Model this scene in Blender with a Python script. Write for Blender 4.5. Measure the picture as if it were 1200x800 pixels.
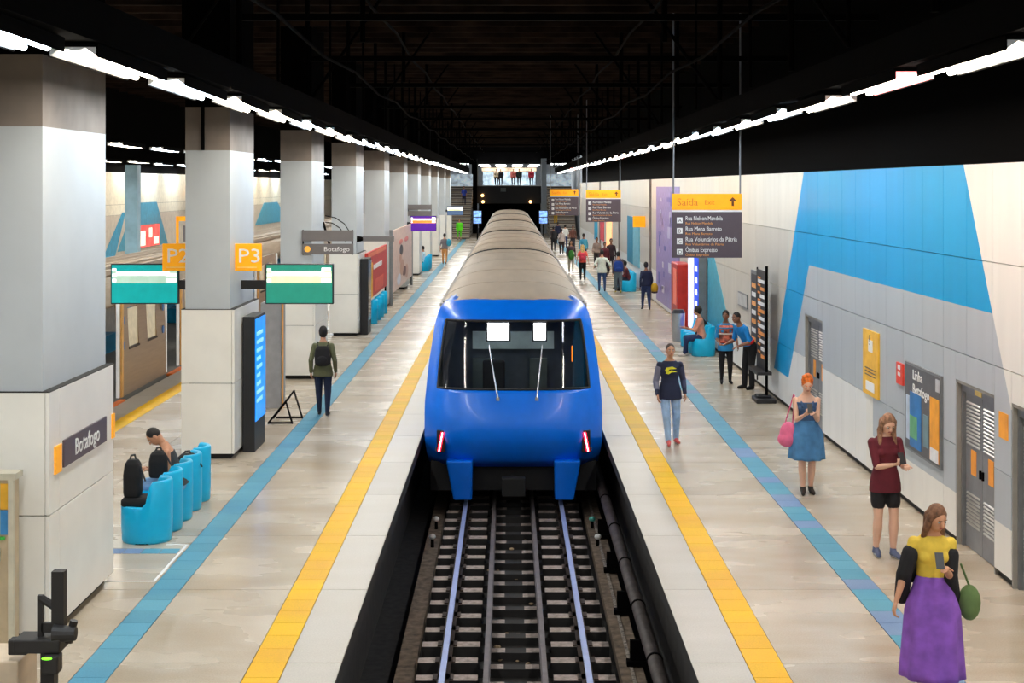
import bpy, math, random
from mathutils import Vector, Matrix, Euler
random.seed(7)
PI = math.pi
for o in list(bpy.data.objects):
    bpy.data.objects.remove(o)
S = bpy.context.scene
C = S.collection

# ------------------------------------------------------------------ camera, world, exposure
F = 1667.0                      # focal length in pixels of the 1200 px wide frame
CX, CZ = -0.07, 4.42
cam_d = bpy.data.cameras.new('camera')
cam_d.lens = 50.01; cam_d.sensor_width = 36; cam_d.sensor_fit = 'HORIZONTAL'
cam_d.shift_x = 3/1200; cam_d.shift_y = -182/1200
cam_d.clip_end = 400
cam = bpy.data.objects.new('camera', cam_d); C.objects.link(cam)
cam.location = (CX, 0, CZ); cam.rotation_euler = (PI/2, 0, 0)
S.camera = cam
W = bpy.data.worlds.new('hall_ambient'); S.world = W; W.use_nodes = True
W.node_tree.nodes['Background'].inputs[0].default_value = (0.9, 0.95, 1.0, 1)
W.node_tree.nodes['Background'].inputs[1].default_value = 0.04
S.view_settings.view_transform = 'Standard'; S.view_settings.look = 'None'
S.view_settings.gamma = 1; S.view_settings.use_curve_mapping = False
S.view_settings.exposure = 0.0
LAMP_W = 64.0                  # watts of one luminaire's light
TUBE_E = 14.0
S.cycles.max_bounces = 6; S.cycles.diffuse_bounces = 4; S.cycles.glossy_bounces = 3
S.cycles.transparent_max_bounces = 8

# ------------------------------------------------------------------ materials
MC = {}
def nodes(m): return m.node_tree.nodes, m.node_tree.links
def mat(name, col, rough=0.5, metal=0.0, var=0.06, scale=6.0, bump=0.0, emit=0.0, coat=0.0, stretch=None):
    key = (name, tuple(col), rough, metal, var, scale, bump, emit)
    if key in MC: return MC[key]
    m = bpy.data.materials.new(name); m.use_nodes = True
    n, l = nodes(m); b = n['Principled BSDF']
    b.inputs['Roughness'].default_value = rough; b.inputs['Metallic'].default_value = metal
    b.inputs['Coat Weight'].default_value = coat
    tc = n.new('ShaderNodeTexCoord'); nz = n.new('ShaderNodeTexNoise'); nz.inputs['Scale'].default_value = scale
    nz.inputs['Detail'].default_value = 3
    if stretch:
        mp = n.new('ShaderNodeMapping'); mp.inputs['Scale'].default_value = stretch
        l.new(tc.outputs['Object'], mp.inputs[0]); l.new(mp.outputs[0], nz.inputs['Vector'])
    else: l.new(tc.outputs['Object'], nz.inputs['Vector'])
    r = n.new('ShaderNodeValToRGB')
    c0 = [max(0, c*(1-var*2)) for c in col[:3]]; c1 = [min(1, c*(1+var*1.5)) for c in col[:3]]
    r.color_ramp.elements[0].color = (*c0, 1); r.color_ramp.elements[1].color = (*c1, 1)
    r.color_ramp.elements[0].position = .3; r.color_ramp.elements[1].position = .7
    l.new(nz.outputs['Fac'], r.inputs[0]); l.new(r.outputs[0], b.inputs['Base Color'])
    if bump:
        bp = n.new('ShaderNodeBump'); bp.inputs['Strength'].default_value = bump; bp.inputs['Distance'].default_value = .01
        l.new(nz.outputs['Fac'], bp.inputs['Height']); l.new(bp.outputs[0], b.inputs['Normal'])
    if emit:
        l.new(r.outputs[0], b.inputs['Emission Color']); b.inputs['Emission Strength'].default_value = emit
    MC[key] = m
    return m
def rgb(r, g, b):
    f = lambda v: (v/255/12.92) if v/255 <= .04045 else ((v/255+.055)/1.055)**2.4
    return (f(r), f(g), f(b))

def floor_mat(name, col, tint, rough, spec=.5):
    m = bpy.data.materials.new(name); m.use_nodes = True; n, l = nodes(m); b = n['Principled BSDF']; b.inputs['Specular IOR Level'].default_value = spec
    g = n.new('ShaderNodeNewGeometry')
    mp = n.new('ShaderNodeMapping'); mp.inputs['Scale'].default_value = (.55, 1.3, 1); l.new(g.outputs['Position'], mp.inputs[0])
    a = n.new('ShaderNodeTexNoise'); a.inputs['Scale'].default_value = 1.0; a.inputs['Detail'].default_value = 3.2; l.new(mp.outputs[0], a.inputs['Vector'])
    r = n.new('ShaderNodeValToRGB'); r.color_ramp.interpolation = 'EASE'; r.color_ramp.elements[0].position = .12; r.color_ramp.elements[1].position = .88
    r.color_ramp.elements[0].color = (*tint, 1); r.color_ramp.elements[1].color = (*col, 1); l.new(a.outputs['Fac'], r.inputs[0])
    f = n.new('ShaderNodeTexNoise'); f.inputs['Scale'].default_value = 60; f.inputs['Detail'].default_value = 2; l.new(g.outputs['Position'], f.inputs['Vector'])
    mx = n.new('ShaderNodeMix'); mx.data_type = 'RGBA'; mx.blend_type = 'MULTIPLY'; mx.inputs[0].default_value = .35
    l.new(r.outputs[0], mx.inputs[6]); l.new(f.outputs['Fac'], mx.inputs[7])
    oi = n.new('ShaderNodeObjectInfo'); hs = n.new('ShaderNodeHueSaturation')
    mr = n.new('ShaderNodeMapRange'); mr.inputs[3].default_value = .93; mr.inputs[4].default_value = 1.09
    l.new(oi.outputs['Random'], mr.inputs[0]); l.new(mr.outputs[0], hs.inputs['Value']); l.new(mx.outputs[2], hs.inputs['Color'])
    l.new(hs.outputs[0], b.inputs['Base Color'])
    rr = n.new('ShaderNodeMapRange'); rr.inputs[3].default_value = rough-.07; rr.inputs[4].default_value = rough+.12
    l.new(a.outputs['Fac'], rr.inputs[0]); l.new(rr.outputs[0], b.inputs['Roughness'])
    return m
M_FLOOR = floor_mat('polished_terrazzo', rgb(218,206,188), rgb(182,163,136), .24)
M_FLOORB = floor_mat('polished_terrazzo_edge', rgb(190,185,176), rgb(170,160,144), .36)
M_YEL = floor_mat('yellow_tile', rgb(255,206,0), rgb(255,186,0), .45, .12)
M_BLU = floor_mat('blue_tactile_tile', rgb(112,180,202), rgb(80,156,190), .5, .2)
M_BLU2 = floor_mat('lilac_tactile_tile', rgb(140,168,204), rgb(120,150,196), .5, .2)

def wall_mat():
    """painted right wall: supergraphic given in metres along (Y) and up (Z) the wall"""
    m = bpy.data.materials.new('painted_panels'); m.use_nodes = True; n, l = nodes(m); b = n['Principled BSDF']
    g = n.new('ShaderNodeNewGeometry'); sp = n.new('ShaderNodeSeparateXYZ'); l.new(g.outputs['Position'], sp.inputs[0])
    Y, Z = sp.outputs[1], sp.outputs[2]
    def op(o, a, c=0.0):
        k = n.new('ShaderNodeMath'); k.operation = o
        for i, v in enumerate((a, c)):
            if isinstance(v, (int, float)): k.inputs[i].default_value = v
            else: l.new(v, k.inputs[i])
        return k.outputs[0]
    def line(y0, z0, y1, z1):          # Y of the line at this Z
        s = (y1-y0)/(z1-z0); return op('ADD', op('MULTIPLY', Z, s), y0-s*z0)
    def AND(a, c): return op('MULTIPLY', a, c)
    def mix(f, a, c):
        k = n.new('ShaderNodeMix'); k.data_type = 'RGBA'; l.new(f, k.inputs[0])
        for i, v in ((6, a), (7, c)):
            if isinstance(v, tuple): k.inputs[i].default_value = (*v, 1)
            else: l.new(v, k.inputs[i])
        return k.outputs[2]
    outer = op('LESS_THAN', Y, line(26.6, 4.79, 29.7, .607))
    right = op('GREATER_THAN', Y, line(17.3, 4.69, 16.26, 2.97))
    inner = AND(op('LESS_THAN', Y, line(26.2, 2.965, 28.1, .68)), op('LESS_THAN', Z, 2.965))
    inside = AND(AND(outer, right), op('GREATER_THAN', Z, .63))
    blue = AND(inside, op('SUBTRACT', 1.0, inner))
    lowgap = AND(op('GREATER_THAN', Y, 21.6), op('LESS_THAN', Z, 1.22))
    grey = AND(AND(inside, inner), op('SUBTRACT', 1.0, lowgap))
    upper = op('GREATER_THAN', Z, 3.55)
    near = op('LESS_THAN', Y, 22.0)
    base = mix(upper, rgb(206,200,190), rgb(226,220,208))
    low = op('LESS_THAN', Z, 1.22)
    base = mix(low, base, rgb(234,234,232))
    base = mix(near, base, rgb(232,230,224))
    oi = n.new('ShaderNodeObjectInfo')
    col = mix(grey, mix(blue, base, rgb(0,158,220)), rgb(180,187,194))
    nz = n.new('ShaderNodeTexNoise'); nz.inputs['Scale'].default_value = 1.6; nz.inputs['Detail'].default_value = 4
    mp = n.new('ShaderNodeMapping'); mp.inputs['Scale'].default_value = (1, 2.2, .25); l.new(g.outputs['Position'], mp.inputs[0]); l.new(mp.outputs[0], nz.inputs['Vector'])
    hs = n.new('ShaderNodeHueSaturation'); l.new(col, hs.inputs['Color'])
    v = op('ADD', op('MULTIPLY', nz.outputs['Fac'], .16), op('ADD', op('MULTIPLY', oi.outputs['Random'], .05), .88))
    l.new(v, hs.inputs['Value']); l.new(hs.outputs[0], b.inputs['Base Color'])
    b.inputs['Roughness'].default_value = .34; b.inputs['Specular IOR Level'].default_value = .25
    return m
M_WALL = wall_mat()

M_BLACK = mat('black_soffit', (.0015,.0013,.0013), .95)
M_CEIL = mat('sooty_concrete', (.026,.017,.013), .9, var=.3, scale=1.2)
M_STEEL = mat('dark_painted_steel', (.003,.0027,.0027), .8)
M_CONC = mat('brown_grey_concrete', rgb(132,122,114), .7, var=.1, scale=2, bump=.1)
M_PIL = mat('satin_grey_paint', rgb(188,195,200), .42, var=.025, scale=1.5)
M_CLAD = mat('white_enamel_cladding', rgb(240,238,231), .30, var=.02, scale=2)
M_JOINT = mat('dark_joint', (.02,.018,.016), .8)
M_GREYM = mat('grey_metal', rgb(130,132,134), .38, .4)
M_ALU = mat('brushed_aluminium', rgb(190,188,182), .35, .6)
M_CHAR = mat('charcoal_plastic', (.012,.012,.014), .45)
M_SIGN = mat('aubergine_sign', rgb(84,72,80), .4, var=.02)
M_SIGNG = mat('grey_sign', rgb(112,108,108), .45, var=.02)
M_ORG = mat('amber_sign', rgb(255,168,0), .4, var=.03, emit=.3)
for m_ in (M_BLACK, M_CEIL, M_STEEL): m_.node_tree.nodes['Principled BSDF'].inputs['Specular IOR Level'].default_value = .03
M_WHT = mat('white_print', (.85,.85,.85), .5, var=.01)
M_ORGT = mat('orange_print', rgb(240,160,80), .5, var=.02)
M_CYAN = mat('cyan_fibreglass', rgb(0,182,232), .3, var=.02)
M_PIT = mat('oily_trackbed', (.009,.008,.0075), .9, var=.5, scale=9, bump=.3)
M_CURB = mat('rusty_concrete_curb', rgb(122,106,90), .85, var=.25, scale=9, bump=.5)
M_SLEEP = mat('dusty_lit_top', rgb(146,134,128), .8, var=.2, scale=14, bump=.3)
M_RAIL = mat('polished_rail_head', rgb(175,190,235), .38, .45, var=.03)
M_RAILB = mat('rusty_rail_web', rgb(60,46,38), .7, var=.2)
M_CHECK = mat('dull_check_rail', rgb(120,112,112), .5, .5, var=.1)
M_TBLUE = mat('train_blue_enamel', rgb(0,116,240), .3, var=.02, coat=.15)
M_TROOF = mat('dusty_train_roof', rgb(186,170,152), .62, var=.05, scale=3, stretch=(1,.15,1))
M_TDARK = mat('train_underframe', (.003,.003,.0035), .8)
M_RUB = mat('rubber_gasket', (.01,.01,.01), .6)

# ------------------------------------------------------------------ mesh builder
def wl(p):
    v = Vector((0,0,0))
    while p is not None:
        v += p.location; p = p.parent
    return v
class MB:
    def __init__(s): s.v = []; s.f = []
    def box(s, x0, x1, y0, y1, z0, z1):
        i = len(s.v)
        s.v += [(x0,y0,z0),(x1,y0,z0),(x1,y1,z0),(x0,y1,z0),(x0,y0,z1),(x1,y0,z1),(x1,y1,z1),(x0,y1,z1)]
        s.f += [(i,i+3,i+2,i+1),(i+4,i+5,i+6,i+7),(i,i+1,i+5,i+4),(i+1,i+2,i+6,i+5),(i+2,i+3,i+7,i+6),(i+3,i,i+4,i+7)]
        return s
    def rings(s, rings, capped=True, closed=True):
        i = len(s.v); n = len(rings[0])
        for r in rings: s.v += [tuple(p) for p in r]
        for k in range(len(rings)-1):
            for j in range(n if closed else n-1):
                a = i+k*n+j; b = i+k*n+(j+1) % n
                s.f.append((a, b, b+n, a+n))
        if capped:
            s.f.append(tuple(range(i+n-1, i-1, -1))); s.f.append(tuple(range(i+(len(rings)-1)*n, i+len(rings)*n)))
        return s
    def cone(s, p0, p1, r0, r1=None, n=12):
        p0, p1 = Vector(p0), Vector(p1); r1 = r0 if r1 is None else r1
        d = (p1-p0).normalized(); u = d.orthogonal().normalized(); w = d.cross(u)
        R = []
        for p, r in ((p0, r0), (p1, r1)):
            R.append([p+u*math.cos(t*2*PI/n)*r+w*math.sin(t*2*PI/n)*r for t in range(n)])
        return s.rings(R)
    def ell(s, c, r, R=None, nu=14, nv=8):
        c = Vector(c); R = R or Matrix.Identity(3)
        if isinstance(r, (int, float)): r = (r, r, r)
        rr = []
        for k in range(nv+1):
            ph = -PI/2+PI*(k+.0)/nv; ph = max(-PI/2+.06, min(PI/2-.06, ph))
            rr.append([c+R@Vector((r[0]*math.cos(ph)*math.cos(t*2*PI/nu), r[1]*math.cos(ph)*math.sin(t*2*PI/nu), r[2]*math.sin(ph))) for t in range(nu)])
        return s.rings(rr)
    def cap(s, p0, p1, r0, r1=None, n=10):
        r1 = r0 if r1 is None else r1
        s.cone(p0, p1, r0, r1, n); s.ell(p0, r0, nu=n, nv=6); s.ell(p1, r1, nu=n, nv=6); return s
    def prism(s, pts, d):
        """closed polygon of 3D points pushed along d"""
        d = Vector(d); P = [Vector(p) for p in pts]
        return s.rings([P, [p+d for p in P]])
    def mesh(s, name='mesh', off=Vector((0,0,0))):
        me = bpy.data.meshes.new(name)
        me.from_pydata([(v[0]-off.x, v[1]-off.y, v[2]-off.z) for v in s.v], [], s.f); me.update()
        return me
    def build(s, name, m, parent=None, smooth=False, bevel=0, vox=0, sm=0, subd=0):
        off = wl(parent) if parent else Vector((0,0,0))
        me = s.mesh(name, off)
        if m: me.materials.append(m)
        o = bpy.data.objects.new(name, me); C.objects.link(o)
        if parent: o.parent = parent
        if smooth:
            for p in me.polygons: p.use_smooth = True
        fixn(me)
        if bevel:
            b = o.modifiers.new('b', 'BEVEL'); b.width = bevel; b.segments = 2; b.limit_method = 'ANGLE'
        if vox:
            r = o.modifiers.new('r', 'REMESH'); r.mode = 'VOXEL'; r.voxel_size = vox; r.use_smooth_shade = True
            if sm:
                k = o.modifiers.new('s', 'SMOOTH'); k.iterations = sm; k.factor = .5
        if subd:
            k = o.modifiers.new('u', 'SUBSURF'); k.levels = subd; k.render_levels = subd
        return o
import bmesh
def fixn(me):
    b = bmesh.new(); b.from_mesh(me); bmesh.ops.recalc_face_normals(b, faces=b.faces); b.to_mesh(me); b.free()
def B(*a): return MB().box(*a)
def inst(name, me, parent, loc, rz=0):
    o = bpy.data.objects.new(name, me); C.objects.link(o); o.parent = parent
    o.location = Vector(loc)-(wl(parent) if parent else Vector((0,0,0))); o.rotation_euler.z = rz
    return o
def thing(name, label, cat, loc=(0,0,0), rz=0, group=None, parent=None):
    o = bpy.data.objects.new(name, None); C.objects.link(o); o.empty_display_size = .2
    o.location = loc; o.rotation_euler.z = rz
    tag(o, label, cat, group); return o
def tag(o, label, cat, group=None):
    o['label'] = label; o['category'] = cat
    if group: o['group'] = group
    return o
def struct(o): o['kind'] = 'structure'; return o
def sempty(name):
    o = bpy.data.objects.new(name, None); C.objects.link(o); o.empty_display_size = .2; o['kind'] = 'structure'; return o
def tree(o, parent=None):
    c = o.copy(); C.objects.link(c); c.parent = parent
    for ch in list(o.children): tree(ch, c)
    return c
DG = None
def text(s, size, loc, rot, m, parent, width=None, ext=.003, name='lettering', align='LEFT'):
    cu = bpy.data.curves.new('t', 'FONT'); cu.body = s; cu.size = size; cu.extrude = ext; cu.align_x = align; cu.resolution_u = 2
    o = bpy.data.objects.new('t', cu); C.objects.link(o)
    bpy.context.view_layer.update()
    dg = bpy.context.evaluated_depsgraph_get()
    me = bpy.data.meshes.new_from_object(o.evaluated_get(dg)); bpy.data.objects.remove(o)
    if width:
        w = max(v.co.x for v in me.vertices)-min(v.co.x for v in me.vertices)
        for v in me.vertices: v.co.x *= width/w
    me.materials.clear(); me.materials.append(m)
    q = bpy.data.objects.new(name, me); C.objects.link(q); q.parent = parent
    q.location = Vector(loc)-(wl(parent) if parent else Vector((0,0,0))); q.rotation_euler = rot
    return q
R_CAM = (PI/2, 0, 0)            # text facing the camera (towards -Y)
R_RW = (PI/2, 0, -PI/2)         # text on a surface facing -X
R_LW = (PI/2, 0, PI/2)          # text on a surface facing +X

# ------------------------------------------------------------------ structure: platforms, pit
YF, YB = -14.0, 134.0             # first and last metre of the hall floor
fl = sempty('floor')
# bases (slightly under the slabs and tiles)
B(1.62, 5.6, YF, YB, -.16, -.012).build('slab_bed', M_JOINT, fl)
B(-8.0, -1.62, YF, YB, -.16, -.012).build('slab_bed', M_JOINT, fl)
B(-15.1, -11.3, YF, YB, -.16, 0).build('slab_bed', M_FLOOR, fl)
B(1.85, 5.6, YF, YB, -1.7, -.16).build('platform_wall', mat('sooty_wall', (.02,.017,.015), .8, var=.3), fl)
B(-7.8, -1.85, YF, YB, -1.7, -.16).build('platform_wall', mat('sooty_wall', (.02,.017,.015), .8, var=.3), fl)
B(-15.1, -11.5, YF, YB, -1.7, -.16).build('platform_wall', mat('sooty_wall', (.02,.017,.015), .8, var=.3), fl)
def slabs(x0, x1, m, y1=46.0, L=2.4, gap=.008):
    me = B(0, x1-x0-gap, 0, L-gap, -.012, 0).mesh('slab'); me.materials.append(m)
    y = 6.0
    while y < y1: inst('slab', me, fl, (x0, y, 0)); y += L
    B(x0, x1-gap, y, YB, -.012, 0).build('slab_run', m, fl)
    B(x0, x1-gap, YF, 6.0-gap, -.012, 0).build('slab_run', m, fl)
slabs(1.62, 2.13, M_FLOORB); slabs(2.46, 3.67, M_FLOOR); slabs(4.0, 5.6, M_FLOOR)
slabs(-2.13, -1.62, M_FLOORB); slabs(-3.67, -2.46, M_FLOOR); slabs(-5.9, -4.0, M_FLOOR); slabs(-7.15, -5.9, M_FLOOR); slabs(-8.0, -7.48, M_FLOORB)
tn = [0]
def strip(x0, x1, m, m2=None, y1=46.0, L=.4):
    tn[0] += 1
    r = sempty('trim_%d' % tn[0])
    me = B(0, x1-x0-.006, 0, L-.006, -.012, .002).mesh('tile'); me.materials.append(m)
    me2 = B(0, x1-x0-.006, 0, L-.006, -.012, .002).mesh('tile'); me2.materials.append(m2 or m)
    y = 10.0
    while y < y1:
        inst('tile', me2 if m2 and random.random() < .2 else me, r, (x0, y, 0)); y += L
    B(x0, x1-.006, y, 118, -.012, .002).build('tile_run', m, r)['kind'] = 'stuff'
    B(x0, x1-.006, YF, 10-.006, -.012, .002).build('tile_run', m, r)['kind'] = 'stuff'
strip(-2.46, -2.13, M_YEL); strip(2.13, 2.46, M_YEL); strip(-7.48, -7.15, M_YEL)
strip(-4.0, -3.67, M_BLU); strip(3.67, 4.0, M_BLU, M_BLU2)
# white outline and tactile patch by the bench
wm = sempty('trim_5'); MB().box(-4.06, -4.03, 15.9, 17.55, 0, .004).box(-4.3, -4.03, 17.52, 17.55, 0, .004).box(-4.9,-4.06,15.9,15.93,0,.004).build('painted_line', M_WHT, wm)
tr = sempty('trim_6')
for k in range(4): B(-4.95+k*.22, -4.95+k*.22+.21, 17.12, 17.34, 0, .004).build('tile', M_BLU2 if k < 2 else M_BLU, tr)

# trackbed
pit = struct(B(-1.9, 1.9, YF, YB, -1.75, -1.46).build('floor_trackbed', M_PIT))
pit.name = 'floor'
struct(B(-11.6, -7.7, YF, YB, -1.75, -1.46).build('floor', M_PIT))
cb = MB()
cb.box(-1.42, -1.2, YF, 60, -1.46, -1.34); cb.box(1.24, 1.52, YF, 60, -1.46, -1.32); cb.build('curb', M_CURB, pit)
MB().box(1.36, 1.40, YF, 60, -1.32, -1.30).build('cable', mat('pale_cable', rgb(150,140,130), .7, var=.4, scale=20), pit)
trk = thing('railway_track', 'railway track on sleepers with two bright rails between the platforms', 'track', (0, 12, -1.46))
sl = MB().box(-1.16, -.44, -.10, .10, 0, .18).box(.44, 1.16, -.10, .10, 0, .18).box(-.44, .44, -.09, .09, 0, .10).box(-.30, -.13, -.085, .085, .10, .104).box(.13, .30, -.085, .085, .10, .104)
slm = sl.mesh('sleeper'); fixn(slm); slm.materials.append(mat('oily_shaded_side', (.012,.011,.011), .85)); slm.materials.append(M_SLEEP)  # shade and light painted into sides and tops, along with oil and dust
for p in slm.polygons:
    z_ = p.center.z
    if p.normal.z > .9 and z_ > .102: p.material_index = 1
y = 9.9
while y < 30: inst('sleeper', slm, trk, (random.uniform(-.012,.012), y, -1.46+random.uniform(-.006,.004))); y += .6
pads = MB(); y = 9.9
while y < 30:
    for x in (-.84, .84): pads.box(x-.12, x+.12, y-.09, y+.09, -1.28, -1.262)
    y += .6
pads.build('rail_pad', M_RAILB, trk)['kind'] = 'stuff'
for sx in (-1, 1):
    x = sx*.835
    MB().box(x-.07, x+.07, YF, YB, -1.28, -1.262).box(x-.012, x+.012, YF, YB, -1.262, -1.165).build('rail_foot', M_RAILB, trk)
    B(x-.036, x+.036, YF, YB, -1.165, -1.125).build('rail', M_RAIL, trk, bevel=.008)
    x = sx*.335
    MB().box(x-.04, x+.04, YF, YB, -1.27, -1.24).box(x-.028, x+.028, YF, YB, -1.24, -1.16).build('check_rail', M_CHECK, trk)
lit = MB()
for k in range(70):
    x = random.uniform(-.25,.25) if random.random()<.6 else random.uniform(-1.1,1.1); y = random.uniform(12.5, 24); a = random.uniform(.02,.05)
    lit.ell((x, y, -1.44), (a, a*.8, a*.5), nu=6, nv=4)
lit.build('rubble', mat('pale_rubble', rgb(150,128,100), .8, var=.3), pit)['kind'] = 'stuff'
tr3 = thing('third_rail', 'dark covered conductor rail along the right platform wall', 'rail', (1.56, 12, -1.2))
MB().cone((1.56, YF, -.90), (1.56, 60, -.90), .085, n=14).build('cover_pipe', mat('grimy_cover', rgb(74,66,64), .6, var=.3, scale=5), tr3, smooth=True)
brk = MB().box(-.13,.12,-.03,.03,0,.30).box(-.17,.14,-.07,.07,0,.06)
bm_ = brk.mesh('bracket'); bm_.materials.append(M_STEEL)
clm = MB().cone((0,-.02,0),(0,.02,0),.096,n=14).mesh('clamp'); clm.materials.append(M_STEEL)
y = 12.9
while y < 24:
    inst('bracket', bm_, tr3, (1.50, y, -1.30)); inst('clamp', clm, tr3, (1.56, y+1, -.90)); y += 2.05
for k, (x, y, c, lb) in enumerate(((-1.30, 22.7, (.8,.8,.78), 'white capped track marker on left curb, nearer to the camera'), (-1.30, 23.9, (.8,.8,.78), 'white capped track marker on left curb, nearest the train'),
                     (1.34, 22.7, (.8,.8,.78), 'white capped track marker on the right curb'), (1.32, 23.9, (.1,.5,.42), 'green capped track marker on the right curb'))):
    t = thing('track_marker', lb, 'marker', (x, y, -1.33))
    MB().cone((x,y,-1.345),(x,y,-1.2),.03,.025).build('post', M_STEEL, t)
    MB().ell((x,y,-1.17),(.055,.055,.045)).build('cap', mat('enamel_cap', c, .4, emit=0), t, smooth=True)

# ------------------------------------------------------------------ right wall
wr = sempty('wall_right')
DOORS = [(25.1, 26.6), (16.2, 17.6), (13.9, 15.65)]
ROWS = [(.09, 1.215), (1.225, 2.375), (2.385, 3.545), (3.555, 4.68)]
PW = .92
B(5.52, 5.75, 46.0, 111, 0, 4.68).build('wall_body', M_WALL, wr)
# body behind the panels, leaving the door recesses open
segs = []; y = YF
for a, b in sorted(DOORS): segs.append((y, a)); y = b
segs.append((y, 46.0))
bd = MB()
for a, b in segs: bd.box(5.50, 5.95, a, b, 0, 4.68)
for a, b in DOORS: bd.box(5.50, 5.95, a, b, 2.03, 4.68)
bd.box(5.95, 6.1, YF, 46, 0, 4.68)
bd.build('wall_body', M_JOINT, wr)
cache = {}
def panel(a, b, z0, z1):
    key = (round(b-a, 3), round(z0, 3), round(z1, 3))
    if key not in cache:
        me = B(-.03, .02, 0, b-a-.008, z0, z1).mesh('panel'); me.materials.append(M_WALL); cache[key] = me
    inst('panel', cache[key], wr, (5.48, a, 0))
y = 8.0-.02
edges = [y+PW*k for k in range(42)]
for k in range(len(edges)-1):
    a, b = edges[k], edges[k+1]
    for z0, z1 in ROWS:
        parts = [(a, b)]
        if z0 < 2.0:
            for da, db in DOORS:
                nw = []
                for pt in parts:
                    p, q = pt[0], pt[1]
                    if len(pt) == 3: nw.append(pt); continue
                    if q <= da or p >= db: nw.append((p, q)); continue
                    if p < da: nw.append((p, da))
                    if q > db: nw.append((db, q))
                    if z1 > 2.03: nw.append((max(p,da), min(q,db), 2.04))
                parts = nw
        for p in parts:
            if len(p) == 3: panel(p[0], p[1], 2.04, z1)
            elif p[1]-p[0] > .03: panel(p[0], p[1], z0, z1)
far = MB()
y = edges[-1]
while y < 110.5:
    for z0, z1 in ROWS: far.box(5.45, 5.52, y, y+PW-.008, z0, z1)
    y += PW
far.build('panel_field', M_WALL, wr)['kind'] = 'stuff'
B(5.60, 5.75, YF, 111, 4.68, 9).build('upper_wall', M_BLACK, wr)
# jamb linings of recesses
jm = MB()
for a, b in DOORS:
    jm.box(5.46, 5.72, a-.004, a+.03, 0, 2.03).box(5.46, 5.72, b-.03, b+.004, 0, 2.03).box(5.46, 5.72, a, b, 2.0, 2.035)
jm.build('door_lining', mat('beige_grey_lining', rgb(150,146,138), .5), wr)
DL = []
for di, (a, b) in enumerate(DOORS):
    d = sempty('door_%d' % (di+1)); d.location = (5.70, (a+b)/2, 0)
    DL.append(d)
    mid = (a+b)/2
    frame = MB().box(5.64, 5.74, a+.03, a+.08, 0, 2.0).box(5.64, 5.74, b-.08, b-.03, 0, 2.0).box(5.64, 5.74, a+.08, b-.08, 1.9, 2.0)
    frame.build('door_frame', M_GREYM, d)
    for s_, (p, q) in enumerate(((a+.085, mid-.006), (mid+.006, b-.085))):
        lf = B(5.68, 5.72, p, q, .01, 1.895).build('door_leaf', mat('grey_door_paint', rgb(122,124,128), .4), d)
        for z0 in (1.27, .30):
            nsl = 12 if z0 > 1 else 9
            for k in range(nsl):
                z = z0+k*.045
                MB().prism([(5.665, p+.06, z), (5.69, p+.06, z+.012), (5.69, p+.06, z+.034), (5.665, p+.06, z+.012)], (0, q-p-.12, 0)).build('slat', M_ALU, lf)
        MB().box(5.655, 5.68, (q-.06 if s_ == 0 else p+.02), (q-.03 if s_ == 0 else p+.05), .93, 1.03).build('handle', M_STEEL, lf)
        if di != 2:
            B(5.674, 5.68, (p+q)/2-.09, (p+q)/2+.09, .92, 1.22).build('sticker', mat('orange_sticker', rgb(246,160,50), .5), lf)
    if di == 1: B(5.632, 5.64, mid-.1, mid+.14, 1.92, 1.99).build('door_plate', mat('cream_plate', rgb(235,205,120), .5), d)
for d in DL: d.location.x -= .13
struct(B(-15.3, 5.9, YF-.3, YF, -1.7, 8.3).build('wall_rear', M_CLAD))
# grey strips painted in for the shadowy column gaps in the far right wall
pl_ = sempty('trim_7')
for y in (55.3, 71, 86):
    B(5.38, 5.45, y, y+.35, 0, 4.68).build('gap_strip', mat('shaded_gap_grey', rgb(120,112,108), .6), pl_)

# black soffit above right wall, left upper
struct(B(-16, 8, YF-.3, 134, 8.3, 8.5).build('ceiling', M_CEIL))
ceil = bpy.data.objects['ceiling']
jo = MB(); y = 6.0
while y < 133: jo.box(-15.5, 7.5, y, y+.12, 8.05, 8.3); y += 1.25
jo.build('joist', M_CEIL, ceil)['kind'] = 'stuff'
gd = MB().box(-.02,.02,-.05,.05,0,0).v and None
def girder(y):
    g = MB().box(-4.2, 5.5, y-.07, y+.07, 6.92, 7.02).build('girder', M_STEEL, ceil)
for y in (15, 21.5, 28.5, 36, 46, 54, 64, 75, 88, 104): girder(y)
hg = MB()
for sx in (-1, 1):
    y = 9
    while y < 118: hg.cone((sx*3.55, y, 5.9), (sx*3.55, y, 8.3), .025 if int(y) % 2 else .045, n=6); y += 3.1
    for k in range(11):
        y = 15+k*9.5
        hg.cone((sx*3.5, y, 5.9), (sx*1.9, y, 8.2), .03, n=6)
        hg.cone((sx*2.6, y, 6.9), (sx*2.6, y, 8.3), .05, n=6)
hg.build('hanger', M_STEEL, ceil)['kind'] = 'stuff'
cbl = MB()
for sx in (-1, 1):
    for (x, z) in ((2.95, 6.55), (2.2, 7.3)):
        y = 8
        while y < 116:
            cbl.cone((sx*x, y, z), (sx*x, y+4.7, z-.12), .025, n=6).cone((sx*x, y+4.7, z-.12), (sx*x, y+9.4, z), .025, n=6); y += 9.4
cbl.build('cable', M_STEEL, ceil)['kind'] = 'stuff'
# lamp trunking
for i, (x, lb) in enumerate(((-3.59, 'long black lamp trunking hung above the left platform'), (3.91, 'long black lamp trunking hung above the right platform'))):
    tag(MB().box(x-.20, x+.20, -13, 119, 5.585, 5.92).build('lamp_trunking', M_STEEL), lb, 'trunking')

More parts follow.
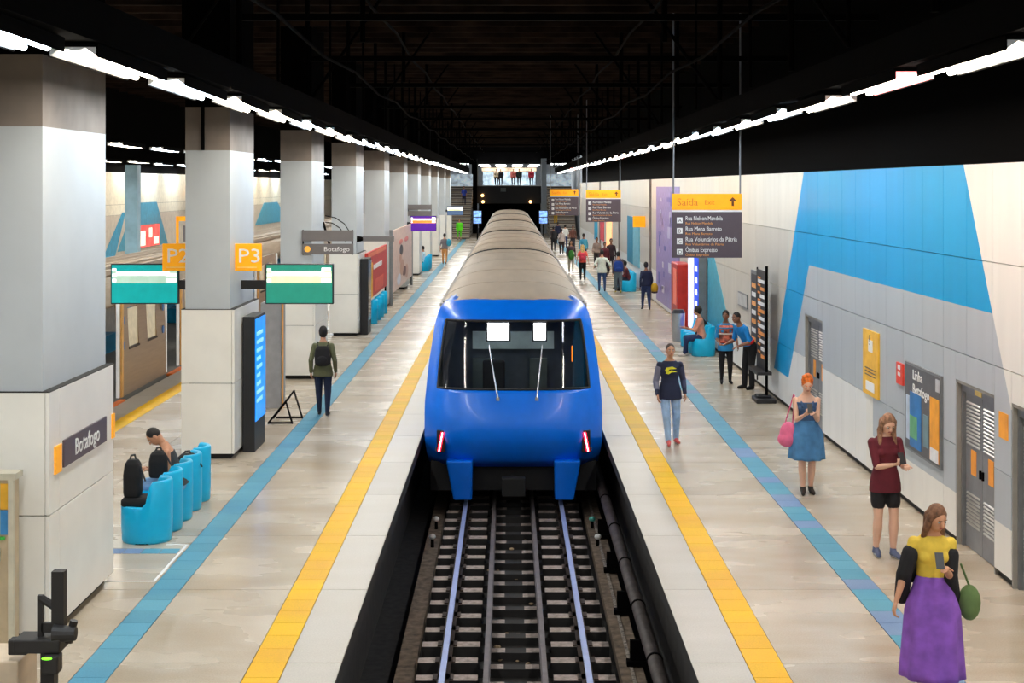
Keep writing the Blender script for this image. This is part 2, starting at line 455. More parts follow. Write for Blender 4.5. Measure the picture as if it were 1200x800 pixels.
# ------------------------------------------------------------------ luminaires
def tubemat(c, e): return mat('lit_tube', c, .5, var=0, emit=e)
T_C, T_W, T_P = tubemat((.80,.92,1), TUBE_E), tubemat((1,.90,.74), TUBE_E), tubemat((1,.35,.35), 2.5)
REFL = mat('white_reflector', (.85,.87,.9), .3)
def luminaire(tm, L=2.62, lc=(1,.96,.9)):
    r = thing('ceiling_light', 'x', 'ceiling light')
    MB().box(-.20, .20, 0, L, .03, .06).box(-.20, -.185, 0, L, -.05, .03).box(.185, .20, 0, L, -.05, .03).build('housing', M_STEEL, r)
    MB().prism([(-.185,0,.029),(-.185,0,-.04),(-.10,0,.02),(0,0,.0),(.10,0,.02),(.185,0,-.04),(.185,0,.029)], (0,L,0)).build('reflector', REFL, r)
    for k in (0, 1):
        for x in (-.09, .09):
            MB().cone((x, .08+k*L/2, -.02), (x, L/2-.08+k*L/2, -.02), .03, n=8).build('tube', tm, r, smooth=True)
    MB().box(-.15,.15,L/2-.05,L/2+.05,-.03,.03).build('end_cap', REFL, r)
    ld = bpy.data.lights.new('tube_light', 'AREA'); ld.shape = 'RECTANGLE'; ld.size = .12; ld.size_y = L-.1; ld.energy = LAMP_W; ld.color = lc
    lo = bpy.data.objects.new('tube_light', ld); C.objects.link(lo); lo.parent = r; lo.location = (0, L/2, -.052)
    return r
protoC = luminaire(T_C, lc=(.92,.97,1)); protoW = luminaire(T_W, lc=(1,.93,.82))
protoP = luminaire(T_W, lc=(1,.92,.85))
protoP.children[2].data = protoP.children[2].data.copy(); protoP.children[2].data.materials[0] = T_P
ordn = ['nearest', 'second', 'third', 'fourth', 'fifth', 'sixth', 'seventh', 'eighth', 'ninth', 'tenth', 'eleventh', 'twelfth']
def lamp_row(x, z, y0, n, pitch, side, pat):
    nb = max(0, int((y0+13)//pitch))
    for k in range(-nb, n):
        src = {'C': protoC, 'W': protoW, 'P': protoP}[pat[k % len(pat)]]
        o = tree(src); o.location = (x, y0+k*pitch, z+random.uniform(-.02,.02)); o.rotation_euler.z = math.copysign(.045, -x)*random.uniform(.5,1.1)
        if k < 0: o['label'] = 'twin-tube ceiling light of the row above the %s, behind the viewpoint' % side
        elif k < 12: o['label'] = '%s twin-tube ceiling light of the row above the %s' % (ordn[k], side)
        else: o['label'] = 'one of the distant small twin-tube lights in the row above the %s' % side
        o['group'] = 'ceiling lights above the %s' % side
lamp_row(-3.59, 5.5, 8.35, 35, 3.12, 'left platform', 'CWCWWCWWC')
lamp_row(3.91, 5.5, 4.6, 36, 3.12, 'right platform', 'WCWPWCWCCWWC')
lamp_row(-9.5, 5.45, 14, 25, 4.0, 'silver train', 'CWCC')
lamp_row(-14.4, 5.35, 14, 25, 4.0, 'far side platform', 'CWWC')
for p in (protoC, protoW, protoP):
    for ch in list(p.children): bpy.data.objects.remove(ch)
    bpy.data.objects.remove(p)

# ------------------------------------------------------------------ pillars
PY = [13.8, 23.05, 32.6, 42.0, 51.5, 61.0, 70.5, 80.0, 89.5, 99.0, 108.5]
plab = ['nearest white-clad pillar, with the station name plate on its side', 'second pillar, carrying two amber platform number flags',
        'third pillar, behind the man with the backpack', 'fourth pillar, with the slim dark bar sign', 'fifth pillar, beside the pink billboard',
        'sixth pillar, carrying the purple screen', 'seventh pillar from the camera along the left platform', 'eighth pillar from the camera along the left platform']
for i, y0 in enumerate(PY):
    lb = plab[i] if i < len(plab) else 'one of the far pillars packed together at the end of the left platform'
    p = thing('pillar', lb, 'pillar', (-4.96, y0+1.05, 0), group='pillars along the left platform')
    x0, x1, y1 = -5.32, -4.60, y0+2.15
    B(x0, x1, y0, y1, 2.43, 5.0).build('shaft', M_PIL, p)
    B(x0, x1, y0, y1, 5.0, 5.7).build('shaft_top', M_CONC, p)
    B(x0, x1, y0, y1, 5.7, 8.3).build('shaded_shaft_head', M_BLACK, p)  # upper shaft painted black for the darkness above the lamps
    B(x0+.04, x1-.0, y0+.06, y1-.06, 0, 2.43).build('core', M_JOINT, p)
    if i < 6:
        cx0, cx1, cy0, cy1 = x0-.06, x1+.08, y0-.04, y1+.04
        for (z0, z1) in ((.09, 1.225), (1.235, 2.42)):
            B(cx0, cx1-.045, cy0, cy0+.04, z0, z1).build('panel', M_CLAD, p, bevel=.004)
            B(cx1-.04, cx1, cy0, cy0+.30, z0, z1).build('panel', M_CLAD, p, bevel=.004)
            B(cx1-.04, cx1, cy0+.306, cy1, z0, z1).build('panel', M_CLAD, p, bevel=.004)
            B(cx0, cx0+.04, cy0+.045, cy1, z0, z1).build('panel', M_CLAD, p, bevel=.004)
        B(cx0, cx1, cy0, cy1, 2.42, 2.43).build('ledge', M_JOINT, p)
    else: B(x0-.05, x1+.06, y0-.04, y1+.04, .09, 2.42).build('panel', M_CLAD, p)
    if i == 1:
        B(-5.06, -5.01, y0-.03, y0, 4.05+.95, 5.8).build('conduit', M_STEEL, p)

# name plate on the nearest pillar
t = thing('station_sign', 'dark grey name plate reading Botafogo on the nearest pillar', 'sign', (-4.50, 14.9, 1.62))
B(-4.52, -4.50, 14.16, 15.65, 1.62, 1.89).build('plate', M_SIGN, t)
text('Botafogo', .24, (-4.498, 14.5, 1.68), R_LW, M_WHT, t, width=.85)
for y, z, lb in ((13.90, 1.60, 'small upright amber sticker left of the dark name plate'), (15.90, 1.60, 'small upright amber sticker beyond the dark name plate')):
    tag(B(-4.52, -4.505, y, y+.2 if y < 15 else y+.1, z, z+.27).build('sticker', M_ORG), lb, 'sticker')
# platform flags on the second pillar
def flag(x0, x1, txt, lb, side):
    t = thing('platform_sign', lb, 'sign', ((x0+x1)/2, 23.5, 3.0))
    B(x0, x1, 23.48, 23.52, 3.02, 3.47).build('panel', M_ORG, t, bevel=.01)
    text(txt, .33, (x0+.06, 23.478, 3.16), R_CAM, M_WHT, t, width=(x1-x0)*.74)
    B(x0+.06, x1-.08, 23.474, 23.48, 3.07, 3.09).build('underline', mat('pale_amber', rgb(255,215,120), .5), t)
    return t
flag(-4.62, -4.16, 'P3', 'amber flag sign reading P3 on the second pillar', 1)
flag(-5.80, -5.32, 'P2', 'amber flag sign reading P2 half hidden by the second pillar', -1)

# information screens
def screen(x0, y, col, band, lb, arm, w=1.15, z0=2.43, z1=3.11):
    t = thing('information_screen', lb, 'screen', (x0+w/2, y, z0))
    B(x0, x0+w, y, y+.09, z0, z1).build('casing', M_CHAR, t, bevel=.01)
    g = z0+(z1-z0)*.52
    sc = B(x0+.02, x0+w-.02, y-.006, y, z0+.02, z1-.02).build('display', mat('lit_panel', col, .3, var=.04, emit=.9), t)
    B(x0+.03, x0+w-.03, y-.009, y-.006, g, z1-.12).build('timetable', mat('lit_band', band, .3, var=.05, emit=.55), sc)
    B(x0+.10, x0+w-.16, y-.011, y-.009, z1-.2, z1-.13).build('lit_row', mat('lit_white', (.95,1,.98), .3, emit=1.3), sc)
    for k in range(3): B(x0+.03, x0+.1, y-.012, y-.009, g+.02+k*.09, g+.07+k*.09).build('lit_icon', mat('lit_white', (.95,1,.98), .3, emit=1.3), sc)
    for k in range(3): B(x0+w-.2, x0+w-.04, y-.012, y-.009, g+.02+k*.09, g+.08+k*.09).build('lit_icon', mat('lit_white', (.95,1,.98), .3, emit=1.3), sc)
    B(arm[0], arm[1], y+.03, y+.08, z0+.25, z0+.40).build('arm', M_CHAR, t)
    return t
screen(-6.80, 24.0, rgb(0,150,150), rgb(190,225,205), 'teal arrivals screen left of the second pillar', (-5.66, -5.30))
screen(-4.19, 24.0, rgb(30,122,104), rgb(235,235,190), 'green arrivals screen right of the second pillar', (-4.62, -4.18))
screen(-4.45, 62.9, rgb(76,20,140), rgb(255,150,60), 'purple arrivals screen further down the left platform', (-4.62, -4.43))
screen(-4.5, 101.0, rgb(70,90,120), rgb(255,255,180), 'tiny yellow lit arrivals screen near the left stairs', (-4.62, -4.48), z0=2.35, z1=3.0)

# paired grey bar signs
def bars(x0, y, w, lb, z=2.86, dot=True):
    t = thing('direction_sign', lb, 'sign', (x0+w/2, y, z))
    B(x0, x0+w, y, y+.05, z+.30, z+.55).build('upper_bar', M_SIGNG, t)
    B(x0, x0+w, y, y+.05, z, z+.24).build('lower_bar', M_SIGNG, t)
    MB().box(x0+.01,x0+.04,y+.01,y+.04,z-.01,z+.56).box(x0+w-.04,x0+w-.01,y+.01,y+.04,z-.01,z+.56).build('bracket', M_STEEL, t)
    if dot:
        MB().cone((x0+.13,y-.006,z+.12),(x0+.13,y,z+.12),.07,n=16).build('roundel', mat('amber_lit', rgb(255,180,70), .4, emit=.3), t)
        text('Botafogo', .15, (x0+.50, y-.004, z+.07), R_CAM, M_WHT, t, width=w-.6)
    return t
bars(-4.82, 32.54, 1.18, 'twin grey bar sign in front of the third pillar')
bars(-5.1, 70.44, 1.18, 'small twin grey bar sign above the purple screen', z=2.95, dot=False)
t = thing('direction_sign', 'slim dark bar sign seen from below on the fourth pillar', 'sign', (-4.1, 41.6, 2.8))
B(-4.42, -3.5, 42.2, 42.32, 2.78, 2.93).build('bar', M_SIGNG, t)
MB().cone((-4.62,42.26,2.85),(-4.40,42.26,2.85),.10,.06).build('arm', M_STEEL, t)

# hanging exit signs on the right
LINES = [('1', 'Rua Nelson Mandela', .72), ('2', 'Rua Mena Barreto', .70), ('3', 'Rua Voluntários da Pátria', 1.0), ('4', 'Ônibus Expresso', .62)]
def exit_sign(x0, y, lb, w=1.47, h=1.35, z1=4.26, det=True):
    t = thing('exit_sign', lb, 'sign', (x0+w/2, y, z1-h))
    B(x0, x0+w, y, y+.05, z1-.34, z1).build('amber_header', M_ORG, t)
    B(x0, x0+w, y, y+.05, z1-h, z1-.385).build('dark_panel', M_SIGN, t)
    B(x0, x0+w, y+.01, y+.04, z1-.385, z1-.34).build('spacer', M_WHT, t)
    for dx in (.03, w-.03):
        MB().cone((x0+dx, y+.025, z1), (x0+dx, y+.025, 8.3), .018, n=8).build('hanging_rod', mat('grey_rod', rgb(120,124,130), .4), t)
    gold = mat('dull_gold_print', rgb(214,130,20), .5)
    text('Saída', .22, (x0+.1, y-.003, z1-.25), R_CAM, gold, t)
    text('Exit', .14, (x0+.68, y-.003, z1-.23), R_CAM, gold, t)
    dk = mat('brown_print', rgb(110,60,20), .5)
    MB().prism([(x0+w-.28,y-.003,z1-.16),(x0+w-.1,y-.003,z1-.16),(x0+w-.19,y-.003,z1-.07)], (0,.003,0)).box(x0+w-.215,x0+w-.165,y-.003,y,z1-.26,z1-.16).build('arrow', dk, t)
    for k, (nn, s_, wd) in enumerate(LINES):
        z = z1-.56-k*.222
        MB().box(x0+.10, x0+.22, y-.003, y, z-.06, z+.06).build('exit_number_plate', M_WHT, t)
        text('ABCD'[k], .11, (x0+.127, y-.006, z-.04), R_CAM, M_SIGN, t, ext=.002)
        text(s_, .13, (x0+.28, y-.003, z), R_CAM, M_WHT, t, width=wd*1.08)
        text(s_, .07, (x0+.28, y-.003, z-.085), R_CAM, M_ORGT, t, width=wd*.8)
    return t
exit_sign(3.36, 30.0, 'large amber and aubergine exit sign hanging nearest above the right platform')
exit_sign(3.16, 60.0, 'middle hanging exit sign above the right platform')
exit_sign(2.0, 73.0, 'farthest hanging exit sign above the right platform')
exit_sign(-15.02, 66.0, 'exit sign hanging over the far side platform, partly behind the second pillar')

# ------------------------------------------------------------------ things on the right wall
XW = 5.45
def poster(name, lb, cat, y0, y1, z0, z1, m, X=XW, th=.03, frame=None):
    t = thing(name, lb, cat, (X, (y0+y1)/2, z0))
    B(X-th, X, y0, y1, z0, z1).build('board', frame or m, t)
    if frame: B(X-th-.004, X-th, y0+.03, y1-.03, z0+.03, z1-.03).build('print', m, t)
    return t
def pm(c, e=0): return mat('poster_print', c, .45, var=.08, emit=e)
t = poster('information_banner', 'tall yellow banner with printed notices on grey wall', 'banner', 21.2, 22.1, 1.23, 2.22, pm(rgb(250,190,60)))
B(5.414,5.42,21.5,21.75,1.9,2.08).build('printed_block', M_WHT, t); B(5.414,5.42,21.4,21.9,1.30,1.44).build('printed_block', M_WHT, t)
text('?', .22, (5.416, 21.72, 2.0), R_RW, mat('navy_print', rgb(40,40,70), .5), t)
for k in range(3): B(5.414, 5.42, 21.35, 21.95, 1.53+k*.05, 1.545+k*.05).build('printed_line', M_SIGN, t)
t = poster('fire_notice', 'small red notice beside the station map board', 'sign', 19.88, 20.2, 1.63, 1.93, pm(rgb(235,70,50)))
MB().box(5.414,5.42,19.98,20.1,1.84,1.9).box(5.414,5.42,19.98,20.1,1.75,1.8).build('pictogram', M_WHT, t)
t = poster('map_board', 'large grey map board with blue, green and orange panels near the louvred doors', 'board', 18.1, 19.75, .80, 2.0, pm(rgb(92,92,96)), frame=M_GREYM)
text('Linha\nBotafogo', .19, (5.414, 19.35, 1.80), R_RW, M_WHT, t, width=.75)
X5 = 5.41
B(X5, X5+.006, 19.5, 19.66, .95, 1.55).build('print', pm(rgb(190,205,225)), t)
B(X5, X5+.006, 18.95, 19.48, .88, 1.62).build('print', pm(rgb(40,120,190)), t)
B(X5-.003, X5+.003, 19.12, 19.47, 1.0, 1.3).build('print', pm(rgb(100,170,120)), t)
B(X5, X5+.006, 18.62, 18.85, .98, 1.4).build('print', pm(rgb(110,140,150)), t)
B(X5, X5+.006, 18.16, 18.55, .86, 1.68).build('print', pm(rgb(248,165,30)), t)
B(X5-.003, X5+.003, 18.18, 18.53, .86, 1.03).build('print', pm(rgb(225,225,230)), t)
B(X5, X5+.006, 18.13, 18.30, 1.78, 1.94).build('print', pm(rgb(190,190,195)), t)
tag(B(5.44, 5.452, 15.74, 16.02, 1.60, 1.89).build('sticker', pm(rgb(250,165,40))), 'upright orange sticker on the pier right of the double doors', 'sticker')
t = thing('notice_board', 'dark notice board with orange and white prints behind the black banner', 'board', (5.44, 31.4, .8))
B(5.41, 5.45, 30.6, 32.3, .75, 2.53).build('board', M_GREYM, t)
B(5.404, 5.41, 30.7, 32.2, .85, 2.45).build('print', mat('dark_print', (.03,.03,.035), .4), t)
for k in range(7): B(5.398, 5.404, 31.6, 32.1, .95+k*.2, 1.05+k*.2).build('printed_block', M_WHT if k % 2 else pm(rgb(255,170,90)), t)
B(5.397, 5.404, 30.9, 31.45, 1.0, 2.3).build('poster', pm(rgb(235,180,120)), t)
poster('wall_plate', 'small grey framed plate on the beige wall', 'sign', 32.9, 34.2, 1.57, 1.9, pm(rgb(190,190,190)), frame=M_GREYM)
# roller banner on pole
t = thing('banner_stand', 'tall black banner stand with white and orange lettering', 'banner', (5.2, 29.6, 0))
MB().cone((5.2,29.15,.05),(5.2,29.15,2.78),.03,n=8).cone((5.2,30.25,.3),(5.2,30.25,2.7),.015,n=8).build('pole', M_STEEL, t)
B(5.18, 5.22, 29.18, 30.2, .62, 2.66).build('banner_panel', mat('black_banner', (.012,.01,.012), .5), t)
MB().prism([(4.95,28.9,.0),(5.36,28.9,0),(5.36,29.5,0),(4.95,29.5,0)],(0,0,.09)).box(5.0,5.3,29.1,29.4,.09,.14).build('base', M_CHAR, t, bevel=.02)
B(5.0, 5.3, 29.1, 30.2, .55, .61).build('tray', M_CHAR, t)
for k in range(11):
    z = .85+k*.155
    B(5.172, 5.18, 29.3, 29.3+random.uniform(.35,.75), z, z+.07).build('printed_line', M_WHT if k % 3 else pm(rgb(240,150,60)), t)
    B(5.172, 5.18, 29.75, 30.05, z+.08, z+.12).build('printed_line', pm(rgb(240,150,60)), t)
# murals further along
t = poster('advert_mural', 'tall lilac and purple advert covering the wall behind the exit sign', 'advert', 46.1, 53.3, .2, 4.4, pm(rgb(150,135,190)), th=.02)
for k in range(26):
    y = random.uniform(46.3, 52); z = random.uniform(.5, 3.9); a = random.uniform(.2, 1.0); h = random.uniform(.1, .5)
    B(5.424, 5.43, y, y+a, z, z+h).build('print', pm(random.choice([rgb(190,185,215), rgb(120,110,180), rgb(205,200,220), rgb(90,90,170), rgb(170,150,200)])), t)
MB().prism([(5.42,46.5,1.0),(5.42,48.2,1.3),(5.42,48.2,1.5),(5.42,46.5,1.2)],(.004,0,0)).prism([(5.42,46.5,.6),(5.42,48.2,.9),(5.42,48.2,1.1),(5.42,46.5,.8)],(.004,0,0)).build('print', pm(rgb(120,220,60), .2), t)
t = thing('vending_machine', 'red vending machine standing beyond the blue lit panel', 'machine', (5.2, 43.7, 0))
B(5.0, 5.42, 43.0, 44.6, 0, 2.06).build('cabinet', mat('red_enamel', rgb(190,45,35), .35), t, bevel=.03)
B(4.99, 5.0, 43.2, 44.0, .8, 1.9).build('window', mat('orange_glow_panel', rgb(225,110,80), .3, emit=.3), t)
t = thing('lit_panel_sign', 'tall white and blue backlit panel behind the seated woman', 'sign', (5.3, 40.7, 0))
B(5.2, 5.42, 39.6, 42.0, 0, 2.45).build('casing', M_GREYM, t)
B(5.19, 5.2, 40.6, 41.9, .3, 2.4).build('display', mat('lit_white_panel', rgb(225,225,255), .3, emit=.9), t)
B(5.19, 5.2, 39.65, 40.55, .3, 2.4).build('display', mat('lit_blue_panel', rgb(20,70,220), .3, emit=.8), t)
for k in range(5): B(5.183, 5.19, 39.9, 40.3, .7+k*.33, .85+k*.33).build('lit_glyph', mat('lit_white', (.95,1,.98), .3, emit=2.0), t)
t = thing('painted_triangle', 'cyan painted stripe widening towards the floor behind the seated woman', 'mural', (5.44, 37.5, .6))
MB().prism([(5.435,39.5,2.5),(5.435,38.3,2.5),(5.435,35.2,.66),(5.435,39.5,.66)],(.012,0,0)).build('stripe', pm(rgb(70,165,190)), t)
for (a, b, z0, z1, c, e, lb) in ((60.2, 63.2, .95, 3.05, rgb(110,180,200), 0, 'pale cyan wall panel past the middle exit sign'), (63.3, 66.2, .95, 3.05, rgb(0,130,165), 0, 'dark cyan wall panel past the middle exit sign'),
                          (76.5, 80.5, 1.0, 3.0, rgb(255,190,130), .9, 'glowing peach advert panel far along the right wall'), (89, 92, 1.0, 3.0, rgb(0,150,190), .1, 'narrow cyan advert far along the right wall'),
                          (83, 86, 1.2, 3.0, rgb(200,60,70), .2, 'narrow red and white advert far along the right wall')):
    poster('wall_advert', lb, 'advert', a, b, z0, z1, pm(c, e), th=.04)
for y, lb in ((57.8, 'small amber flag sign on right wall behind the middle exit sign'), (75.0, 'small amber flag sign on right wall behind the farthest exit sign')):
    tag(B(4.95, 5.45, y, y+.05, 2.75, 3.2).build('platform_sign', M_ORG), lb, 'sign')

# ------------------------------------------------------------------ cyan barrel seats
def seat_mesh():
    n = 40; rx, ry = .315, .275; tk = .055
    def h(t):              # angle 0 = back (+X), pi = front
        a = abs(((t+PI) % (2*PI))-PI)
        u = min(1, max(0, (a-1.15)/.35)); u = u*u*(3-2*u)
        return .77-.31*u
    R = []
    def ring(sx, sy, zf): return [(sx*math.cos(t), sy*math.sin(t), zf(t)) for t in [k*2*PI/n for k in range(n)]]
    R.append(ring(rx*.93, ry*.93, lambda t: 0)); R.append(ring(rx*.97, ry*.97, lambda t: .03)); R.append(ring(rx, ry, lambda t: .2)); R.append(ring(rx, ry, lambda t: h(t)-.02))
    R.append(ring(rx-.012, ry-.012, lambda t: h(t))); R.append(ring(rx-tk, ry-tk, lambda t: h(t)-.002)); R.append(ring(rx-tk-.012, ry-tk-.012, lambda t: h(t)-.03))
    R.append(ring(rx-tk-.012, ry-tk-.012, lambda t: .43)); R.append(ring(rx-.12, ry-.12, lambda t: .415)); 
    return MB().rings(R)
SM = seat_mesh()
def seat_proto():
    r = thing('tub_seat', 'x', 'seat')
    SM.build('shell', M_CYAN, r, smooth=True)
    MB().cone((0,0,.425),(0,0,.445),.2,.185,n=24).build('cushion', mat('cyan_pad', rgb(0,145,190), .4), r, smooth=False)
    MB().cone((0,0,-.0),(0,0,.012),.262,.262,n=24).build('foot_ring', M_STEEL, r)
    return r
sp_ = seat_proto()
ORD = ['first', 'second', 'third', 'fourth', 'fifth']
def seat(x, y, rz, lb, group):
    o = tree(sp_); o.location = (x, y, 0); o.rotation_euler.z = rz; o['label'] = lb; o['group'] = group
names = ['nearest cyan tub seat, with the black bags on it', 'second cyan tub seat, in front of the seated man', 'third cyan tub seat, under the man in the grey vest', 'fourth cyan tub seat of the near left row', 'fifth cyan tub seat, last of the near left row']
for k in range(5): seat(-4.60, 17.78+k*.57, 0, names[k], 'cyan seats in the near left row')
for k in range(4): seat(-4.62, 45.8+k*1.2, 0, ORD[k]+' cyan tub seat below the red advert', 'cyan seats below the red advert')
for k in range(3): seat(-4.55, 74+k*1.2, 0, ORD[k]+' cyan tub seat under the purple screen', 'cyan seats under the purple screen')
seat(4.98, 37.1, 0, 'cyan tub seat under the woman in the peach top', 'cyan seats on the right, near row')
for k in range(1, 5): seat(4.98, 37.1+k*.57, 0, ORD[k]+' cyan tub seat of the row, behind the woman in the peach top', 'cyan seats on the right, near row')
seat(4.95, 59.8, 0, 'cyan tub seat nearest in the far right row', 'cyan seats on the right, far row')
for k in range(1, 5): seat(4.95, 59.8+k*.6, 0, ORD[k]+' cyan tub seat counted from the near end of the far right row', 'cyan seats on the right, far row')
for ch in list(sp_.children): bpy.data.objects.remove(ch)
bpy.data.objects.remove(sp_)

# totems and billboards on the left
t = thing('advert_totem', 'black totem with glowing blue face beside the second pillar', 'totem', (-4.4, 24.2, 0))
B(-4.50, -4.30, 23.62, 24.62, 0, 2.25).build('body', M_CHAR, t, bevel=.01)
B(-4.30, -4.288, 23.66, 24.6, .5, 2.2).build('display', mat('lit_azure_panel', rgb(10,140,245), .3, emit=.9, var=.1, scale=3), t)
for k in range(9): B(-4.288, -4.284, 23.75, 23.75+random.uniform(.3,.7), .8+k*.14, .86+k*.14).build('lit_line', mat('lit_pale_blue', rgb(130,200,255), .3, emit=1), t)
t = thing('advert_totem', 'black totem standing before the red advert', 'totem', (-4.4, 42.8, 0))
B(-4.51, -4.28, 42.3, 43.3, 0, 2.26).build('body', M_CHAR, t, bevel=.01)
B(-4.28, -4.27, 42.35, 43.25, .4, 2.2).build('display', mat('dark_display', (.02,.02,.03), .1), t)
t = thing('red_advert', 'red and yellow advert panel behind the black totem', 'advert', (-4.45, 47, .2))
B(-4.50, -4.42, 43.6, 50.5, .9, 2.35).build('board', pm(rgb(205,50,40)), t)
for (a, b, z0, z1, c) in ((43.8,45.2,.9,2.0,rgb(255,190,40)),(45.5,48.5,1.75,1.9,rgb(240,235,235)),(43.8,50,2.2,2.32,rgb(235,120,80)),(46,49,1.0,1.4,rgb(230,80,50)),(44.0,44.8,1.6,2.1,rgb(230,225,225))):
    B(-4.42, -4.41, a, b, z0, z1).build('print', pm(c), t)
MB().box(-4.49,-4.43,43.7,43.8,0,.9).box(-4.49,-4.43,50.3,50.4,0,.9).build('leg', M_STEEL, t)
t = thing('billboard', 'pink billboard showing a crouching figure beside the fifth pillar', 'advert', (-4.46, 58, 0))
B(-4.50, -4.42, 52.8, 63.5, .42, 2.75).build('board', pm(rgb(226,198,184)), t)
B(-4.51,-4.40,63.5,63.8,0,2.8).build('frame_post', M_GREYM, t); B(-4.51,-4.40,52.6,52.8,0,2.8).build('frame_post', M_GREYM, t)
for (c, r, cc) in (((57.2, 1.85), (.9, .22), rgb(50,35,30)), ((56.8, 1.55), (.6,.2), rgb(215,165,140)), ((57.6, 1.15), (1.1,.32), rgb(205,160,135)), ((58.9,.92),(1.1,.2), rgb(110,60,60)), ((60.2,.85),(.8,.3), rgb(210,165,140)), ((56.0,.75),(1.0,.22), rgb(225,225,235)), ((60,2.2),(1.2,.1),rgb(225,120,110)), ((57,2.2),(1.0,.1),rgb(230,130,115))):
    MB().ell((-4.415, c[0], c[1]), (.012, r[0], r[1]), nu=20, nv=8).build('print', pm(cc), t)
# easel
t = thing('easel', 'low folding metal easel frame behind the blue totem', 'stand', (-4.3, 27.5, 0))
e = MB()
for (a, b) in (((-4.55,27.0,.02),(-4.25,27.6,.45)), ((-4.25,27.6,.45),(-4.0,27.0,.02)), ((-4.5,27.0,.03),(-4.0,27.0,.03)), ((-4.55,26.4,.02),(-4.3,26.9,.35)), ((-4.3,26.9,.35),(-4.1,26.4,.02)), ((-4.55,26.4,.03),(-4.1,26.4,.03)), ((-4.25,27.6,.45),(-4.3,26.9,.35))):
    e.cone(a, b, .018, n=8)
e.build('frame', M_STEEL, t)
t = thing('steel_cabinet', 'tall grey steel cabinet behind the blue totem', 'cabinet', (-4.9, 28.6, 0))
B(-5.02, -4.62, 28.3, 28.9, 0, 2.1).build('body', mat('pale_grey_steel', rgb(170,170,172), .35, .3), t, bevel=.01)
B(-4.61, -4.58, 28.35, 28.42, 0, 2.3).build('orange_edge', pm(rgb(235,170,100)), t)
# litter bin on right
t = thing('litter_bin', 'pale litter bin with dark lid beside the seated woman', 'bin', (4.75, 40.6, 0))
MB().cone((4.75,40.6,0),(4.75,40.6,.8),.17,.19,n=20).build('body', M_ALU, t, smooth=False)
MB().cone((4.75,40.6,.8),(4.75,40.6,.9),.2,.15,n=20).build('lid', M_CHAR, t)

# ------------------------------------------------------------------ foreground kiosk, box and camera stand
t = thing('help_kiosk', 'beige kiosk with yellow and blue posters in front of nearest pillar', 'kiosk', (-5.1, 13.5, 0))
KB = mat('beige_metal', rgb(196,178,148), .45, .2)
B(-5.7, -4.74, 13.40, 13.55, .04, 1.66).build('body', KB, t, bevel=.01)
MB().box(-5.7,-4.71,13.36,13.57,1.66,1.72).box(-4.78,-4.73,13.36,13.40,.06,1.66).box(-4.90,-4.87,13.38,13.40,1.1,1.62).build('frame', mat('pale_frame', rgb(205,200,180), .4, .2), t)
B(-5.6, -4.94, 13.385, 13.40, 1.42, 1.60).build('poster', pm(rgb(250,195,20)), t)
B(-5.6, -4.94, 13.385, 13.40, 1.14, 1.42).build('poster', pm(rgb(0,150,215)), t)
text('SOS', .12, (-5.05, 13.383, 1.25), R_CAM, M_WHT, t) if False else None
B(-4.86, -4.79, 13.385, 13.40, 1.38, 1.62).build('poster', pm(rgb(240,180,50)), t)
B(-4.86, -4.79, 13.385, 13.40, 1.14, 1.37).build('poster', pm(rgb(60,140,200)), t)
B(-4.96, -4.90, 13.38, 13.40, 1.09, 1.12).build('button', pm(rgb(220,40,40)), t); B(-4.88, -4.82, 13.38, 13.40, 1.09, 1.12).build('button', pm(rgb(60,180,70)), t)
B(-4.94, -4.86, 13.35, 13.40, .88, 1.02).build('latch', M_ALU, t, bevel=.01)
t = thing('equipment_box', 'beige metal box at the lower left corner', 'box', (-4.1, 10.6, 0))
B(-4.9, -3.66, 10.40, 10.82, .03, .95).build('body', mat('cream_metal', rgb(206,186,160), .45), t, bevel=.015)
B(-4.88, -3.68, 10.42, 10.8, 0, .03).build('plinth', M_STEEL, t)
B(-4.4, -3.84, 10.37, 10.40, .76, .84).build('front_slot', M_CHAR, t)
t = thing('camera_stand', 'black equipment stand with upright mast and small green light', 'stand', (-3.45, 10.45, 0))
BK = mat('matt_black_metal', (.014,.012,.012), .55)
MB().box(-3.50,-3.40,10.40,10.50,0,1.10).box(-3.62,-3.28,10.3,10.6,0,.03).build('post', BK, t)
MB().box(-4.0,-3.46,10.22,10.30,.70,.77).build('cross_bar', BK, t)
MB().box(-3.68,-3.34,10.34,10.56,1.02,1.12).box(-3.74,-3.6,10.4,10.5,.99,1.10).build('tray', BK, t, bevel=.01)
MB().box(-3.42,-3.33,10.40,10.48,1.12,1.60).build('mast', BK, t)
MB().box(-3.53,-3.49,10.42,10.46,1.12,1.42).cone((-3.51,10.44,1.40),(-3.40,10.44,1.33),.03,n=8).box(-3.5,-3.4,10.42,10.46,1.15,1.22).build('handle', BK, t)
MB().cone((-3.40,10.40,1.15),(-3.24,10.40,1.15),.07,.05,n=14).cone((-3.30,10.42,1.08),(-3.26,10.42,1.24),.03,n=8).build('pan_head', BK, t)
MB().box(-3.46,-3.34,10.30,10.42,.88,1.02).build('battery_box', BK, t, bevel=.015)
MB().ell((-3.42,10.30,1.0),(.04,.012,.010)).build('indicator', mat('green_led', rgb(120,255,40), .4, emit=2), t)

